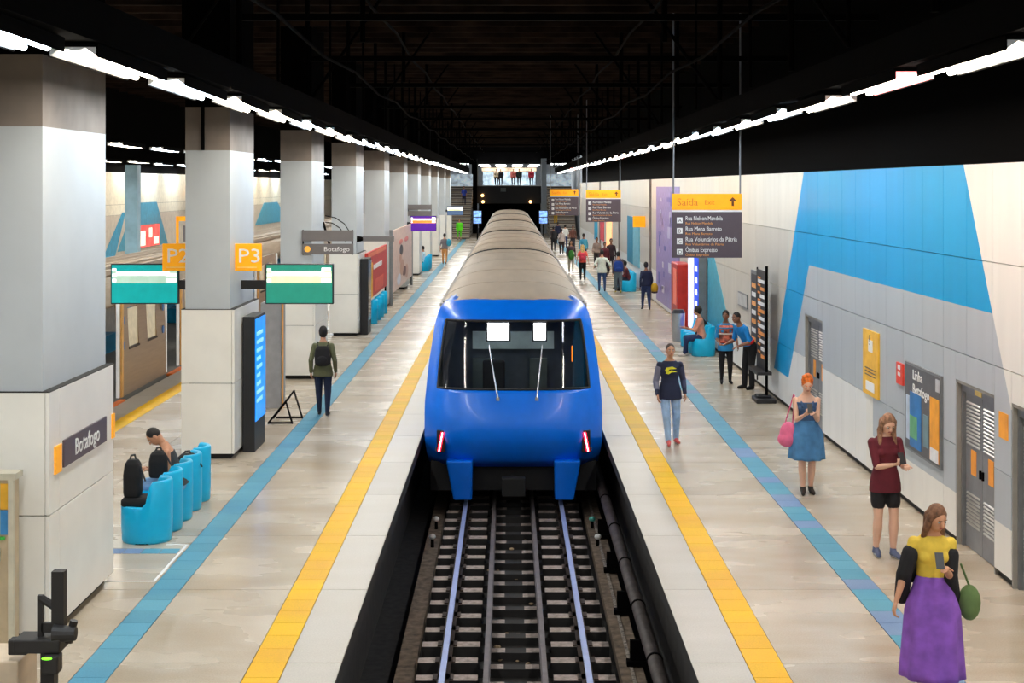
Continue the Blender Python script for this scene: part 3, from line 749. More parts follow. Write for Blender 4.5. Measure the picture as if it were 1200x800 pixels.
# ------------------------------------------------------------------ blue train
TY = 24.3
train = thing('metro_train', 'blue-fronted metro train with dusty beige roof in the centre track', 'train', (0, TY, -1.1))
def section(z):
    """half width at height z"""
    P = [(-.45, 1.50), (0, 1.545), (.6, 1.55), (1.3, 1.49), (2.0, 1.39), (2.25, 1.30)]
    for (a, wa), (b, wb) in zip(P, P[1:]):
        if z <= b: return wa+(wb-wa)*max(0, (z-a)/(b-a))
    return P[-1][1]
def outline(inset=0, n=7):
    pts = []
    for z in (-.45, 0, .6, 1.3, 1.9, 2.12): pts.append((section(z)-inset, z))
    for k in range(1, n+1):
        t_ = k/n*PI/2
        pts.append(((section(2.12)-inset)*math.cos(t_)**.75 if k < n else 0, 2.12+(.43-inset)*math.sin(t_)**1.0))
    return pts
def full(o): return [(x, z) for x, z in o]+[(-x, z) for x, z in reversed(o[:-1])]
O = full(outline())
def yf(z, u):
    P = [(-.45, .42), (-.2, .14), (.12, .0), (.45, .03), (.85, .16), (2.08, .62), (2.3, .80), (2.42, 1.05), (2.56, 1.9)]
    z = max(-.45, min(2.56, z))
    for (a, ya), (b, yb) in zip(P, P[1:]):
        if z <= b: y = ya+(yb-ya)*(z-a)/(b-a); break
    return TY+y+.10*u*u+.42*abs(u)**6
# cab shell as a grid: u across, v up
def hw(z):
    if z <= 2.12: return section(z)
    s_ = min(1, (z-2.12)/.43); return section(2.12)*max(.0, math.cos(math.asin(s_))**.75)
ZS = [-.45,-.3,-.15,0,.12,.3,.45,.65,.85,1.0,1.2,1.4,1.6,1.8,1.95,2.08,2.16,2.24,2.32,2.38,2.42]
NU = 28
def cabgrid(z, u): return (hw(z)*math.sin(u*PI/2)/1.0, yf(z, math.sin(u*PI/2)), z)
WS = (.92, 2.06, .865)          # windscreen: bottom, top, half width fraction
def inws(z, s_): return WS[0] <= z <= WS[1] and abs(s_) <= WS[2]
us = sorted(set([round(-1+2*k/NU, 4) for k in range(NU+1)]+[-math.asin(WS[2])*2/PI, math.asin(WS[2])*2/PI]))
zs = sorted(set(ZS+[WS[0], WS[1]]))
vb = MB(); idx = {}
for i, z in enumerate(zs):
    for j, u in enumerate(us): idx[i, j] = len(vb.v); vb.v.append(cabgrid(z, u))
for i in range(len(zs)-1):
    for j in range(len(us)-1):
        zc = (zs[i]+zs[i+1])/2; uc = math.sin((us[j]+us[j+1])/2*PI/2)
        if not inws(zc, uc): vb.f.append((idx[i,j], idx[i,j+1], idx[i+1,j+1], idx[i+1,j]))
# side return of the cab up to y = TY+2
i0 = len(vb.v)
for sgn, j in ((-1, 0), (1, len(us)-1)):
    for i in range(len(zs)-1):
        a, b = idx[i,j], idx[i+1,j]
        va, vb2 = vb.v[a], vb.v[b]; k = len(vb.v)
        vb.v += [(va[0], TY+2.2, va[2]), (vb2[0], TY+2.2, vb2[2])]
        vb.f.append((a, b, k+1, k))
cab = vb.build('cab_shell', M_TBLUE, train, smooth=True)
so = cab.modifiers.new('s', 'SOLIDIFY'); so.thickness = .01; so.offset = 0
# windscreen glass
gl = MB(); zz = [WS[0]+(WS[1]-WS[0])*k/8 for k in range(9)]; uu = [-WS[2]+2*WS[2]*k/16 for k in range(17)]
for z in zz:
    for s_ in uu: gl.v.append((hw(z)*s_, yf(z, s_)+.012, z))
for i in range(8):
    for j in range(16): a = i*17+j; gl.f.append((a, a+1, a+18, a+17))
mg = bpy.data.materials.new('tinted_windscreen'); mg.use_nodes = True; n, l = nodes(mg)
for q in list(n):
    if q.type != 'OUTPUT_MATERIAL': n.remove(q)
out = [q for q in n if q.type == 'OUTPUT_MATERIAL'][0]
trp = n.new('ShaderNodeBsdfTransparent'); trp.inputs[0].default_value = (.62,.66,.68,1)
gls = n.new('ShaderNodeBsdfGlossy'); gls.inputs['Roughness'].default_value = .06
fr = n.new('ShaderNodeFresnel'); fr.inputs[0].default_value = 1.5
nzz = n.new('ShaderNodeTexNoise'); nzz.inputs['Scale'].default_value = 3; mxr = n.new('ShaderNodeMapRange'); mxr.inputs[3].default_value = .03; mxr.inputs[4].default_value = .09
l.new(nzz.outputs['Fac'], mxr.inputs[0]); l.new(mxr.outputs[0], gls.inputs['Roughness'])
mxs = n.new('ShaderNodeMixShader'); l.new(fr.outputs[0], mxs.inputs[0]); l.new(trp.outputs[0], mxs.inputs[1]); l.new(gls.outputs[0], mxs.inputs[2]); l.new(mxs.outputs[0], out.inputs[0])
gl.build('windscreen', mg, train, smooth=True)
# gasket
def on(z, s_, d=-.012): return Vector((hw(z)*s_, yf(z, s_)+d, z))
gk = MB()
loop = [(WS[0], s_) for s_ in uu]+[(z, WS[2]) for z in zz[1:]]+[(WS[1], s_) for s_ in reversed(uu[:-1])]+[(z, -WS[2]) for z in reversed(zz[1:-1])]
for (a, b) in zip(loop, loop[1:]+loop[:1]): gk.cone(on(*a, d=0), on(*b, d=0), .022, n=6)
gk.build('windscreen_gasket', M_RUB, train)
# cab interior
ci = MB().box(-1.3,1.3,TY+2.0,TY+2.05,-.1,2.3).box(-1.35,1.35,TY+.25,TY+2.0,-.15,-.1)
ci.build('cab_bulkhead', mat('dim_bulkhead', rgb(92,98,104), .7), train)
MB().box(-1.2,1.2,TY+.35,TY+.75,.2,.86).build('driver_desk', mat('desk_grey', rgb(52,54,58), .6), train)
MB().box(-.75,.75,TY+1.93,TY+1.99,1.42,1.74).build('bulkhead_panel', mat('green_glow_panel', rgb(175,188,182), .5, emit=.18), train)  # panel given a faint glow to lighten the dark cab
MB().box(-.75,-.35,TY+1.9,TY+1.99,.7,1.25).box(.3,.62,TY+1.9,TY+1.99,.7,1.25).build('bulkhead_locker', mat('olive_grey', rgb(110,118,110), .6), train)
MB().box(-.55,-.15,TY+1.2,TY+1.3,.6,1.3).box(-.55,-.15,TY+.85,TY+1.3,.5,.6).build('driver_seat', mat('seat_fabric', (.03,.03,.035), .8), train, bevel=.04)
hl = mat('headlamp_glow', (.95,.98,1), .3, var=0, emit=16)
for a, b in ((-.45, -.08), (.36, .56)):
    c0 = (a+b)/2
    hh = MB().box(a-.03, b+.03, TY+.62, TY+.80, 1.70, 2.06).build('headlamp', M_CHAR, train)
    B(a, b, TY+.60, TY+.62, 1.73, 2.02).build('lens', hl, hh, bevel=.0)
# wipers
for x0, x1 in ((-.43, -.27), (.50, .40)):
    wp = MB()
    a = on(.80, x0/1.5*.9, -.03); 
    pa = Vector((x1, yf(.78, x1/1.55)-.03, .78)); pb = Vector((x0, yf(1.66, x0/1.47)-.04, 1.66))
    wp.cone(pa, pb, .018, .010, n=6)
    wp.box(x1-.03, x1+.03, pa.y-.01, pa.y+.04, .74, .80)
    bl = wp.build('wiper', mat('bright_wiper', rgb(225,228,235), .25, .7), train)
# red marker lights, amber interior light
for sx in (-1, 1):
    x = sx*1.25
    hs_ = MB().box(x-.07, x+.07, yf(.15, x/1.55)-.03, yf(.15, x/1.55)+.06, -.16, .22).build('marker_lamp', M_CHAR, train, bevel=.01)
    y_ = yf(.15, x/1.55)-.045; pa = Vector((x+sx*.03, y_-.01, -.13)); pb = Vector((x-sx*.03, y_, .19))
    MB().cone(pa, pb, .028, n=10).build('red_lens', mat('red_lens', rgb(255,25,50), .3, var=0, emit=5), hs_, smooth=True)
    MB().cone(pa+Vector((0,-.026,0)), pb+Vector((0,-.026,0)), .008, n=8).build('filament', mat('hot_filament', (1,.75,.75), .3, var=0, emit=7), hs_)
MB().box(-.9,.9,TY+1.3,TY+1.4,2.2,2.22).build('cab_fill_strip', mat('cab_fill_glow', (.9,1,1), .3, var=0, emit=16), train)  # glowing strip added to brighten the cab interior
MB().box(1.02,1.035,TY+.62,TY+.64,1.35,1.62).build('cab_lamp', mat('amber_lamp', rgb(255,110,20), .3, emit=4), train)
# skirts either side of the coupler
for sx in (-1, 1):
    MB().prism([(sx*.70, TY+.12, -.30), (sx*1.16, TY+.12, -.30), (sx*1.04, TY+.34, -1.02), (sx*.72, TY+.34, -1.02)], (0, .35, 0)).build('skirt', M_TBLUE, train, bevel=.03)
MB().box(-1.45,1.45,TY+.6,TY+2.6,-.9,-.40).build('underframe', M_TDARK, train)
cp = MB().cone((0,TY+.05,-.72),(0,TY+1,-.72),.09,n=14).box(-.2,.2,TY-.05,TY+.15,-.88,-.56)
cp.build('coupler', M_TDARK, train, bevel=.02)
for sx in (-1, 1):
    MB().cone((sx*.84-.06,TY+2.6,-.70),(sx*.84+.06,TY+2.6,-.70),.42,n=28).build('wheel', M_RAILB, train)
# cars
CL = 17.9
rib_m = None
for c in range(5):
    ya = TY+2.2 if c == 0 else TY+c*CL+.25
    yb = TY+(c+1)*CL-.25
    # side walls and roof as separate shells
    side = [(x, z) for x, z in outline() if z <= 2.2]
    sd = MB()
    for sx in (-1, 1): sd.rings([[(sx*x, yy, z) for x, z in side]+[(sx*(x-.05), yy, z) for x, z in reversed(side)] for yy in (ya, yb)])
    car = sd.build('car_body', mat('car_side_blue_grey', rgb(90,130,180), .35, .2), train)
    roof = [(x, z) for x, z in outline(n=9) if z >= 2.1]
    rp = full(roof)
    y_a = TY+.95 if c == 0 else ya
    rings_ = []
    if c == 0:
        for k, (dy, f_) in enumerate(((1.0,.62),(1.12,.80),(1.35,.90),(1.8,.965),(2.6,1.0))):
            rings_.append([(x*(.985 if k == 0 else 1), TY+dy+.42*(abs(x)/1.36)**4*(1-k*.2), 2.12+(z-2.12)*f_+.014) for x, z in rp])
        rings_.append([(x*1.0, yb, z+.014) for x, z in rp])
    else: rings_ = [[(x, yy, z+.006) for x, z in rp] for yy in (ya, yb)]
    MB().rings(rings_, closed=True).build('roof', M_TROOF, car, smooth=True)
    y = ya+1.2
    while y < yb-.2:
        MB().rings([[(x, yy, z+.006+d) for x, z in rp for d in ()] or [(x*.998, yy, z+.022) for x, z in rp] for yy in (y, y+.05)]).build('roof_rib', M_TROOF, car); y += 4.1
    for sx in (-1, 1):
        MB().box(min(sx*1.30, sx*1.37), max(sx*1.30, sx*1.37), ya, yb, 2.17, 2.24).build('gutter', mat('pale_gutter', rgb(190,185,180), .5), car)
    wn = MB(); y = ya+.8
    while y < yb-2:
        for sx in (-1, 1): wn.prism([(sx*1.548, y, .75), (sx*1.548, y+1.5, .75), (sx*1.45, y+1.5, 1.65), (sx*1.45, y, 1.65)], (sx*.012, 0, 0))
        y += 2.4
    wn.build('window', mat('dark_window', (.02,.025,.03), .1), car)
    MB().box(-1.4,1.4,ya,yb,-.9,-.4).build('floor_frame', M_TDARK, car)
    if c < 4:
        MB().rings([[(x*1.0, yy, z+.035) for x, z in rp] for yy in (yb+.16, yb+.34)]).build('gangway_arch', M_RUB, car)
        MB().rings([[(x*.88, yy, z-.16) for x, z in rp] for yy in (yb, yb+.5)]).build('gangway_bellows', M_RUB, car)
        MB().box(-1.2,1.2,yb,yb+.5,-.4,1.95).build('gangway', M_RUB, car)

# ------------------------------------------------------------------ silver train on the left
t2 = thing('silver_train', 'silver metro train with open lit doors at the far left platform', 'train', (-9.65, 40, -1.1))
SIL = mat('stainless_side', rgb(168,142,116), .38, .55, var=.04, stretch=(1,.2,4))
XS = -8.10
def sil_outline(): return [(-8.12,.06),(-8.10,.9),(-8.13,1.5),(-8.22,2.0),(-8.45,2.3),(-9.0,2.5),(-9.65,2.56),(-10.3,2.5),(-10.85,2.3),(-11.08,2.0),(-11.17,1.5),(-11.2,.9),(-11.18,.06)]
ro = [p for p in sil_outline() if p[1] >= 2.0]
MB().rings([[(x, yy, z) for x, z in ro]+[(x, yy, z-.06) for x, z in reversed(ro)] for yy in (16, 96)]).build('roof', mat('dusty_silver_roof', rgb(172,154,132), .6, var=.06, stretch=(3,.2,1)), t2, smooth=True)
rbb = MB()
for x in (-8.9,-9.3,-9.7,-10.1,-10.5): B(x, x+.05, 16, 96, 2.47, 2.575).build('roof_rib', M_TROOF, t2)
B(-11.2, -8.1, 16, 96, -.15, .04).build('car_floor', mat('car_floor', rgb(120,118,112), .5), t2)
B(-11.1, -8.3, 16, 96, -1.0, -.15).build('underframe', M_TDARK, t2)
B(-11.2, -11.15, 16, 96, .04, 2.1).build('far_side', mat('interior_cream', rgb(228,222,212), .5), t2)
B(-11.0, -8.4, 16, 96, 2.08, 2.12).build('car_ceiling', mat('interior_white', (.8,.8,.8), .5), t2)
doors_y = [28.0+k*5.3-5.3*2 for k in range(15)]
gl2 = mat('interior_strip', (1,.98,.95), .4, var=0, emit=4)
for k, dy in enumerate(doors_y):
    if dy+5.3 > 96: break
    # opening dy .. dy+1.3, panel until dy+5.3
    a, b = dy+1.35, dy+5.3
    sd = [p for p in sil_outline() if p[0] > -8.4]
    so_ = MB()
    yw = [(a+.75, a+1.55), (a+2.3, a+3.1)]
    # side plates: below and above windows and between
    def plate(y0, y1, z0, z1):
        def xx(z): return -8.11-.03*max(0,(z-.9))-.08*max(0,z-1.6)
        so_.rings([[(xx(z0),yy,z0),(xx(z1),yy,z1),(xx(z1)-.05,yy,z1),(xx(z0)-.05,yy,z0)] for yy in (y0,y1)])
    plate(a, b, -.35, 1.0); plate(a, b, 1.85, 2.1)
    cuts = [a, yw[0][0], yw[0][1], yw[1][0], yw[1][1], b]
    for i in (0, 2, 4): plate(cuts[i], cuts[i+1], 1.0, 1.85)
    bdp = so_.build('side_panel', SIL, t2)
    for (p, q) in yw:
        MB().rings([[(-8.14,yy,1.02),(-8.155,yy,1.83),(-8.165,yy,1.83),(-8.15,yy,1.02)] for yy in (p, q)]).build('window', mat('pale_lit_window', rgb(222,208,176), .2, emit=.15), bdp)
        MB().box(-8.13,-8.10,p-.03,q+.03,.97,1.01).build('window_sill', M_RAILB, bdp)
    for yy in (a+.28, b-.28):
        for z in (1.1, 1.62): MB().cone((-8.115,yy,z),(-8.10,yy,z),.09,n=16).build('roundel', mat('blue_roundel', rgb(70,120,180), .4), bdp)
    MB().box(-8.10,-8.06,a-.0,a+.12,.06,2.1).build('door_edge', mat('amber_edge', rgb(225,170,95), .4), bdp)
    MB().box(-8.16,-8.11,a-.10,a,.06,2.1).box(-8.16,-8.11,dy,dy+.10,.06,2.1).build('door_jamb', mat('glowing_white_jamb', (.85,.85,.83), .4, emit=.25), bdp)  # jambs given a glow for the light of the open doorway
    MB().box(-9.0,-8.8,dy-.6,dy+1.9,2.05,2.08).build('interior_lamp', gl2, t2)
    MB().box(-11.1,-10.6,a+.3,b-.3,.04,.5).box(-11.13,-11.03,a+.3,b-.3,.5,.95).build('bench', mat('interior_cyan', rgb(0,150,200), .4), t2)
    MB().box(-8.12,-7.98,dy+.02,dy+1.33,-.02,.03).build('door_step', mat('orange_step', rgb(235,120,40), .5), t2)

# ------------------------------------------------------------------ far left wall and platform
wlft = sempty('wall_left')
B(-15.4, -15.14, YF, 130, 0, 4.95).build('wall_body', M_JOINT, wlft)
def lw(z0, z1, m):
    q = MB(); y = 20.0
    while y < 128: q.box(-15.14, -15.10, y, y+1.19, z0, z1); y += 1.2
    q.build('panel_field', m, wlft)['kind'] = 'stuff'
lw(.1, 1.2, mat('grey_beige_panel', rgb(190,180,166), .4)); lw(1.21, 3.3, mat('beige_panel', rgb(206,192,174), .4)); lw(3.31, 3.7, mat('cream_panel', rgb(236,228,206), .4)); lw(3.71, 4.95, mat('cream_panel', rgb(236,228,206), .4))
B(-15.3, -15.1, YF, 130, 4.95, 8.3).build('upper_wall', M_BLACK, wlft)
tag(MB().prism([(-15.09,54.5,1.9),(-15.09,62.5,1.9),(-15.09,60.5,3.75),(-15.09,57.0,3.75)],(.02,0,0)).build('painted_shape', pm(rgb(60,150,180))), 'blue painted shape on the cream wall around the red lit advert', 'mural')
tag(MB().prism([(-15.09,52.3,1.6),(-15.09,54.0,1.6),(-15.09,55.6,3.4),(-15.09,55.2,3.4)],(.02,0,0)).build('painted_shape', pm(rgb(40,150,190))), 'slanting blue painted leg left of the bluish column', 'mural')
tag(MB().prism([(-15.09,84,2.1),(-15.09,96,2.1),(-15.09,92,3.4),(-15.09,87,3.4)],(.02,0,0)).build('painted_shape', pm(rgb(70,160,190))), 'blue painted shape seen between second and third pillars', 'mural')
t = thing('lit_advert', 'red and white backlit advert on the far left wall', 'advert', (-15.0, 58.5, 1.9))
B(-15.07, -14.98, 57.2, 60.6, 1.9, 2.85).build('casing', M_GREYM, t)
B(-14.98, -14.97, 57.25, 60.55, 1.93, 2.82).build('display', mat('lit_red_print', rgb(235,80,75), .4, var=.2, scale=3, emit=.9), t)
for (a, b, z0, z1) in ((57.4,58.2,2.0,2.6),(58.8,59.3,2.3,2.7),(59.6,60.4,2.0,2.3)): B(-14.97,-14.96,a,b,z0,z1).build('lit_figure', mat('lit_cream_print', rgb(255,225,205), .4, emit=1), t)
for (x, y, lb) in ((-12.25, 46, 'bluish column with mirrored graffiti on the far side platform'), (-12.25, 66, 'second bluish column on the far side platform'), (-12.25, 88, 'third bluish column on the far side platform')):
    t = thing('column', lb, 'column', (x, y, 0))
    B(x-.2, x+.2, y-.2, y+.2, 0, 5.1).build('shaft', mat('graffiti_blue', rgb(140,175,190), .3, var=.18, scale=1.4), t)
    B(x-.26, x+.26, y-.26, y+.26, 0, .12).build('base', M_CONC, t)
t = thing('amber_stand', 'amber framed stand on the far side platform below the exit sign', 'stand', (-14.4, 62, 0))
MB().box(-14.6,-14.5,62,62.1,0,3.05).box(-14.6,-13.4,62,62.1,2.9,3.1).build('frame', M_ORG, t)
B(-14.3, -13.2, 62.0, 62.08, 2.0, 2.7).build('panel', M_SIGNG, t)
t = thing('arch_lamp', 'curved wire light fitting beside the third pillar', 'fitting', (-5.6, 36, 3.2))
ar = MB()
for r_ in (.5, .65):
    pts = [(-4.55+r_*math.sin(a_*PI/8), 34.6, 3.05+r_*math.cos(a_*PI/8)) for a_ in range(0, 5)]
    for p, q in zip(pts, pts[1:]): ar.cone(p, q, .012, n=5)
ar.cone((-4.6,34.6,3.55),(-4.45,34.6,3.0),.03,n=6)
ar.build('wire', M_STEEL, t)

# ------------------------------------------------------------------ far end: mezzanine, tunnel, stairs
we = sempty('wall_back')
LG = mat('pale_end_wall', rgb(205,212,220), .5)
B(-16, 8, 136, 136.3, 6.5, 8.5).build('header', M_BLACK, we)
B(-3.1, 3.0, 133.5, 134.2, 2.78, 4.42).build('mezzanine_fascia', mat('dark_fascia', (.012,.011,.011), .6), we)
B(-3.6, 3.4, 134.2, 150, 4.3, 4.42).build('mezzanine_floor', M_FLOOR, we)
B(-7.5, 7.5, 150, 150.2, 0, 7).build('end_wall', LG, we)
for x in (-3.35, 3.15): B(x-.25, x+.25, 133, 134, 0, 7).build('mezzanine_post', M_STEEL if x < 0 else M_PIL, we)
B(-3.1, 3.0, 140, 140.1, -1.5, 4.3).build('tunnel_mouth', M_BLACK, we)
w1 = sempty('window_1')
MB().box(-3.1,3.0,134.0,134.06,6.44,6.52).box(-3.1,3.0,134.0,134.06,4.42,4.5).box(-3.1,-3.0,134,134.06,4.42,6.5).box(2.92,3.0,134,134.06,4.42,6.5).box(-3.1,3.0,134,134.05,6.2,6.24).build('window_frame', M_ALU, w1)
gm = bpy.data.materials.new('clear_pane'); gm.use_nodes = True; gb = gm.node_tree.nodes['Principled BSDF']; gb.inputs['Transmission Weight'].default_value = 1; gb.inputs['Roughness'].default_value = .02; gb.inputs['IOR'].default_value = 1.03
nzg = gm.node_tree.nodes.new('ShaderNodeTexNoise'); gm.node_tree.links.new(nzg.outputs['Fac'], gb.inputs['Coat Roughness'])
for k in range(4): B(-3.0+k*1.48, -3.0+k*1.48+1.46, 134.02, 134.03, 4.5, 6.44).build('pane', gm, w1)
glow = mat('mezz_lamp', (.92,.97,1), .5, var=0, emit=7)
for k in range(4):
    tag(B(-3+k*1.6, -2+k*1.6, 134.6+k*.01, 146, 6.40, 6.46).build('ceiling_light', glow), 'long white light on the mezzanine ceiling at the far end', 'ceiling light', 'mezzanine ceiling lights')
t = thing('shop', 'pale lit shop front with a cream lit strip behind the mezzanine window', 'shop', (0, 146, 4.42))
B(-2.8, 2.6, 146, 146.2, 4.42, 5.9).build('front', mat('shop_glow', rgb(170,192,210), .4, var=.35, scale=1.5, emit=.12), t)
B(-2.9, 2.7, 145.9, 146.1, 5.95, 6.3).build('lit_strip', mat('shop_strip_glow', rgb(220,190,160), .4, var=.3, scale=.8, emit=.5), t)
for sx, nm in ((-1, 'left'), (1, 'right')):
    st = thing('staircase', 'wide staircase rising at the far end of the %s platform' % nm, 'stairs', (sx*4.4, 120, 0))
    xa, xb = (3.35, 5.6) if sx > 0 else (-5.9, -3.45)
    for k in range(26):
        B(xa, xb, 119.5+k*.42, 130.6, k*.17, (k+1)*.17).build('step', M_FLOORB if k % 2 else M_FLOOR, st)
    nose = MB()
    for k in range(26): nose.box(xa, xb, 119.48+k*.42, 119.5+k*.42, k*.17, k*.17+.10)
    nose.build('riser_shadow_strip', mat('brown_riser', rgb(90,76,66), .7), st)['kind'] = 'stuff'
    B(xa-.02, xa+.04, 119.5, 130, 0, .1).build('stringer', M_GREYM, st)
    B(xa, xb, 131, 131.1, 4.42, 5.5).build('upper_backdrop', mat('glowing_backdrop', rgb(190,205,215), .4, var=.3, scale=2, emit=.6), st)  # glowing panel stands in for the brightly lit hall above
    for k in range(2):
        tag(B(xa+.2, xb-.2, 118+k*6, 119+k*6, 6.2+k*.1, 6.3+k*.1).build('ceiling_light', glow), 'white light above the %s stairs at the far end' % nm, 'ceiling light', 'lights above the %s stairs' % nm)
B(-7.5, -7.3, 119, 150, 0, 7).build('side_wall', LG, we); B(5.9, 6.1, 111, 150, 0, 7).build('side_wall', LG, we)
B(-15, -6, 134.5, 134.7, 0, 8.3).build('end_wall', M_BLACK, we)
for x, lb in ((-2.55, 'left'), (2.55, 'right')):
    t = thing('cctv_monitor', 'small blue-white monitor at the %s platform edge by the far stairs' % lb, 'screen', (x, 110, 1.6))
    B(x-.35, x+.35, 110, 110.1, 1.5, 2.55).build('casing', M_CHAR, t)
    B(x-.3, x+.3, 109.98, 110, 2.05, 2.5).build('display', mat('monitor_glow', rgb(110,150,255), .4, var=.4, scale=4, emit=1.6), t)
    B(x-.3, x+.3, 109.98, 110, 1.55, 1.98).build('display', mat('monitor_glow', rgb(110,150,255), .4, var=.4, scale=4, emit=1.6), t)
    MB().cone((x,110.05,0),(x,110.05,1.5),.05).build('pole', M_STEEL, t)
for (x, z, lb) in ((-2.6, 3.55, 'upper warm bulb left of tunnel mouth'), (-2.55, 2.95, 'lower warm bulb left of tunnel mouth'), (1.9, 2.95, 'warm bulb right of tunnel mouth')):
    t = thing('warm_lamp', lb, 'lamp', (x, 133.4, z))
    MB().ell((x,133.3,z),.14).build('bulb', mat('warm_bulb', rgb(255,190,120), .4, var=0, emit=5), t); B(x-.05,x+.05,133.4,133.5,z-.05,z+.05).build('bracket', M_STEEL, t)
tag(B(-.9, -.4, 133.4, 133.5, 3.9, 4.25).build('mezzanine_plate', mat('grey_plate', rgb(110,120,118), .5)), 'small grey plate on the dark mezzanine fascia', 'sign')
#PEOPLE
# ------------------------------------------------------------------ people
def ik(a, c, l1, l2, pole):
    a, c, pole = Vector(a), Vector(c), Vector(pole); d = c-a; L = d.length
    if L > (l1+l2)*.998: c = a+d*((l1+l2)*.998/L); d = c-a; L = d.length
    u = d.normalized(); x = (L*L+l1*l1-l2*l2)/(2*L); h = math.sqrt(max(0, l1*l1-x*x))
    p = pole-u*pole.dot(u); p.normalize()
    return a+u*x+p*h, c
def torso(mb, P, up, H, rows, wide, d=0.0):
    side = Vector((1,0,0)); fw = up.cross(side)*-1; fw = side.cross(up)*-1
    fw = up.cross(side); 
    if fw.y < 0: fw = -fw
    R_ = []
    for (t_, rx, ry, fo) in rows:
        c = P+up*t_*H+fw*fo*H
        R_.append([c+side*math.cos(q*2*PI/20)*(rx*wide*H+d)+fw*math.sin(q*2*PI/20)*(ry*H+d) for q in range(20)])
    mb.rings(R_)
TG = [(-.075,.104,.076,0),(-.02,.101,.075,0),(.03,.092,.069,0)]
TR = [(-.055,.060,.050,0),(-.02,.086,.064,0),(.03,.088,.066,0),(.09,.075,.056,0),(.14,.072,.055,.002),(.20,.082,.062,.006),(.25,.090,.058,.004),(.28,.080,.046,0),(.305,.050,.037,0),(.33,.033,.033,0)]
def skin(t): return mat('skin', {'fair': rgb(222,176,150), 'tan': rgb(200,145,112), 'brown': rgb(142,96,72), 'dark': rgb(86,56,44)}[t], .5, var=.03)
def cloth(c, v=.06, sc=12): return mat('cloth', c, .85, var=v, scale=sc, bump=.15)
def person(label, x, y, yaw, H=1.7, sk='tan', lod=0, wide=1.0, female=False, pelvis=(0,0,.525), lean=0.0, side=0.0,
           feet=((-.06,0,.04),(.06,0,.04)), hands=((-.138,.03,.49),(.138,.03,.49)), elbow=(0,-1,-.2), knee=(0,1,.1), head=(0,0), curl=.5,
           hair=('short', rgb(35,26,22)), top=(rgb(200,200,200), 1.0), bottom=('trousers', rgb(40,50,80), 1.0), shoes=(rgb(40,40,45), rgb(220,220,220)), z=0.0,
           parts=None, group=None, pole_l=None, pole_r=None):
    r = thing('person', label, 'person', (x, y, z), 0, group)
    o_ = Vector((x, y, z)); V = Vector; vox = [.0075, .013, .028][lod]
    P = V(pelvis)*H; up = V((math.sin(side), math.sin(lean), math.cos(lean))).normalized()
    J = {}
    neck = P+up*.31*H; fwd = V((0, math.cos(lean), -math.sin(lean)))
    hy, hp = head
    HR = (Matrix.Rotation(hy, 3, 'Z') @ Matrix.Rotation(-hp, 3, 'X'))
    hb = neck+up*.035*H+V((0,.012*H*math.cos(lean),.012*H)); hc = hb+HR@V((0,.012*H,.055*H))
    body = MB()
    torso(body, P, up, H, TR, wide)
    body.cap(neck-up*.01*H, hb+HR@V((0,0,.02*H)), .031*H, .029*H, 12)
    def hd(c): return hc+HR@(V(c)*H)
    body.ell(hc, (.043*H,.053*H,.062*H), HR, 20, 14)
    body.ell(hd((0,.018,-.032)), (.032*H,.034*H,.032*H), HR, 16, 10)       # jaw
    body.ell(hd((0,.034,-.050)), (.013*H,.013*H,.012*H), HR, 10, 8)       # chin
    if lod < 2:
        body.cap(hd((0,.050,.006)), hd((0,.060,-.013)), .0055*H, .0085*H, 8)  # nose
        for s_ in (-1, 1): body.ell(hd((s_*.044,-.004,-.004)), (.006*H,.013*H,.018*H), HR, 8, 6)
        body.ell(hd((0,.046,-.030)), (.014*H,.008*H,.006*H), HR, 10, 6)
    sh = [neck-up*.046*H+V((s_*.094*H*wide, 0, 0)) for s_ in (-1, 1)]
    hipj = [P+V((s_*.05*H*wide, 0, -.005*H)) for s_ in (-1, 1)]
    arms, legs = [], []
    for i, s_ in enumerate((-1, 1)):
        pl = (pole_l, pole_r)[i] or (s_*.3, elbow[1], elbow[2])
        e, w = ik(sh[i], V(hands[i])*H, .172*H, .152*H, pl); arms.append((sh[i], e, w))
        k, a = ik(hipj[i], V(feet[i])*H, .245*H, .235*H, V(knee)+V((s_*.15,0,0))); legs.append((hipj[i], k, a))
    slim = .88 if female else 1.0
    for (a, e, w) in arms:
        body.cap(a, e, .030*H*slim, .0225*H*slim); body.cap(e, e+(w-e)*.35, .0225*H*slim, .0235*H*slim); body.cap(e+(w-e)*.35, w, .0235*H*slim, .0145*H*slim)
        d = (w-e).normalized(); nrm = d.cross(V((0,1,0)) if abs(d.y) < .8 else V((1,0,0))); nrm.normalize(); pn = d.cross(nrm).normalized()
        # palm spans nrm (thickness) and pn (width)
        if lod < 2:
            u_ = pn; t_ = nrm*(-1 if a.x < 0 else 1)*-1
            M_ = Matrix((u_, t_, d)).transposed()
            body.ell(w+d*.028*H, (.023*H,.011*H,.030*H), M_, 12, 8)
            for q in range(4):
                b0 = w+d*.048*H+u_*(q-1.5)*.0115*H; L_ = (.040,.045,.042,.033)[q]*H
                m1 = b0+(d*math.cos(curl*.6)+t_*math.sin(curl*.6))*L_*.5; m2 = m1+(d*math.cos(curl*1.6)+t_*math.sin(curl*1.6))*L_*.5
                body.cap(b0-d*.012*H, m1, .0052*H, .0048*H, 6); body.cap(m1, m2, .0048*H, .0042*H, 6)
            tb = w+d*.014*H+u_*(.018*H); body.cap(tb, tb+(d*.6+u_*.6+t_*.5).normalized()*.032*H, .0065*H, .005*H, 6)
        else: body.cap(w, w+d*.07*H, .018*H, .014*H)
    for (a, k, f) in legs:
        body.cap(a, k, .050*H, .031*H); body.cap(k, k+(f-k)*.3, .031*H, .034*H); body.cap(k+(f-k)*.3, f, .034*H, .0185*H)
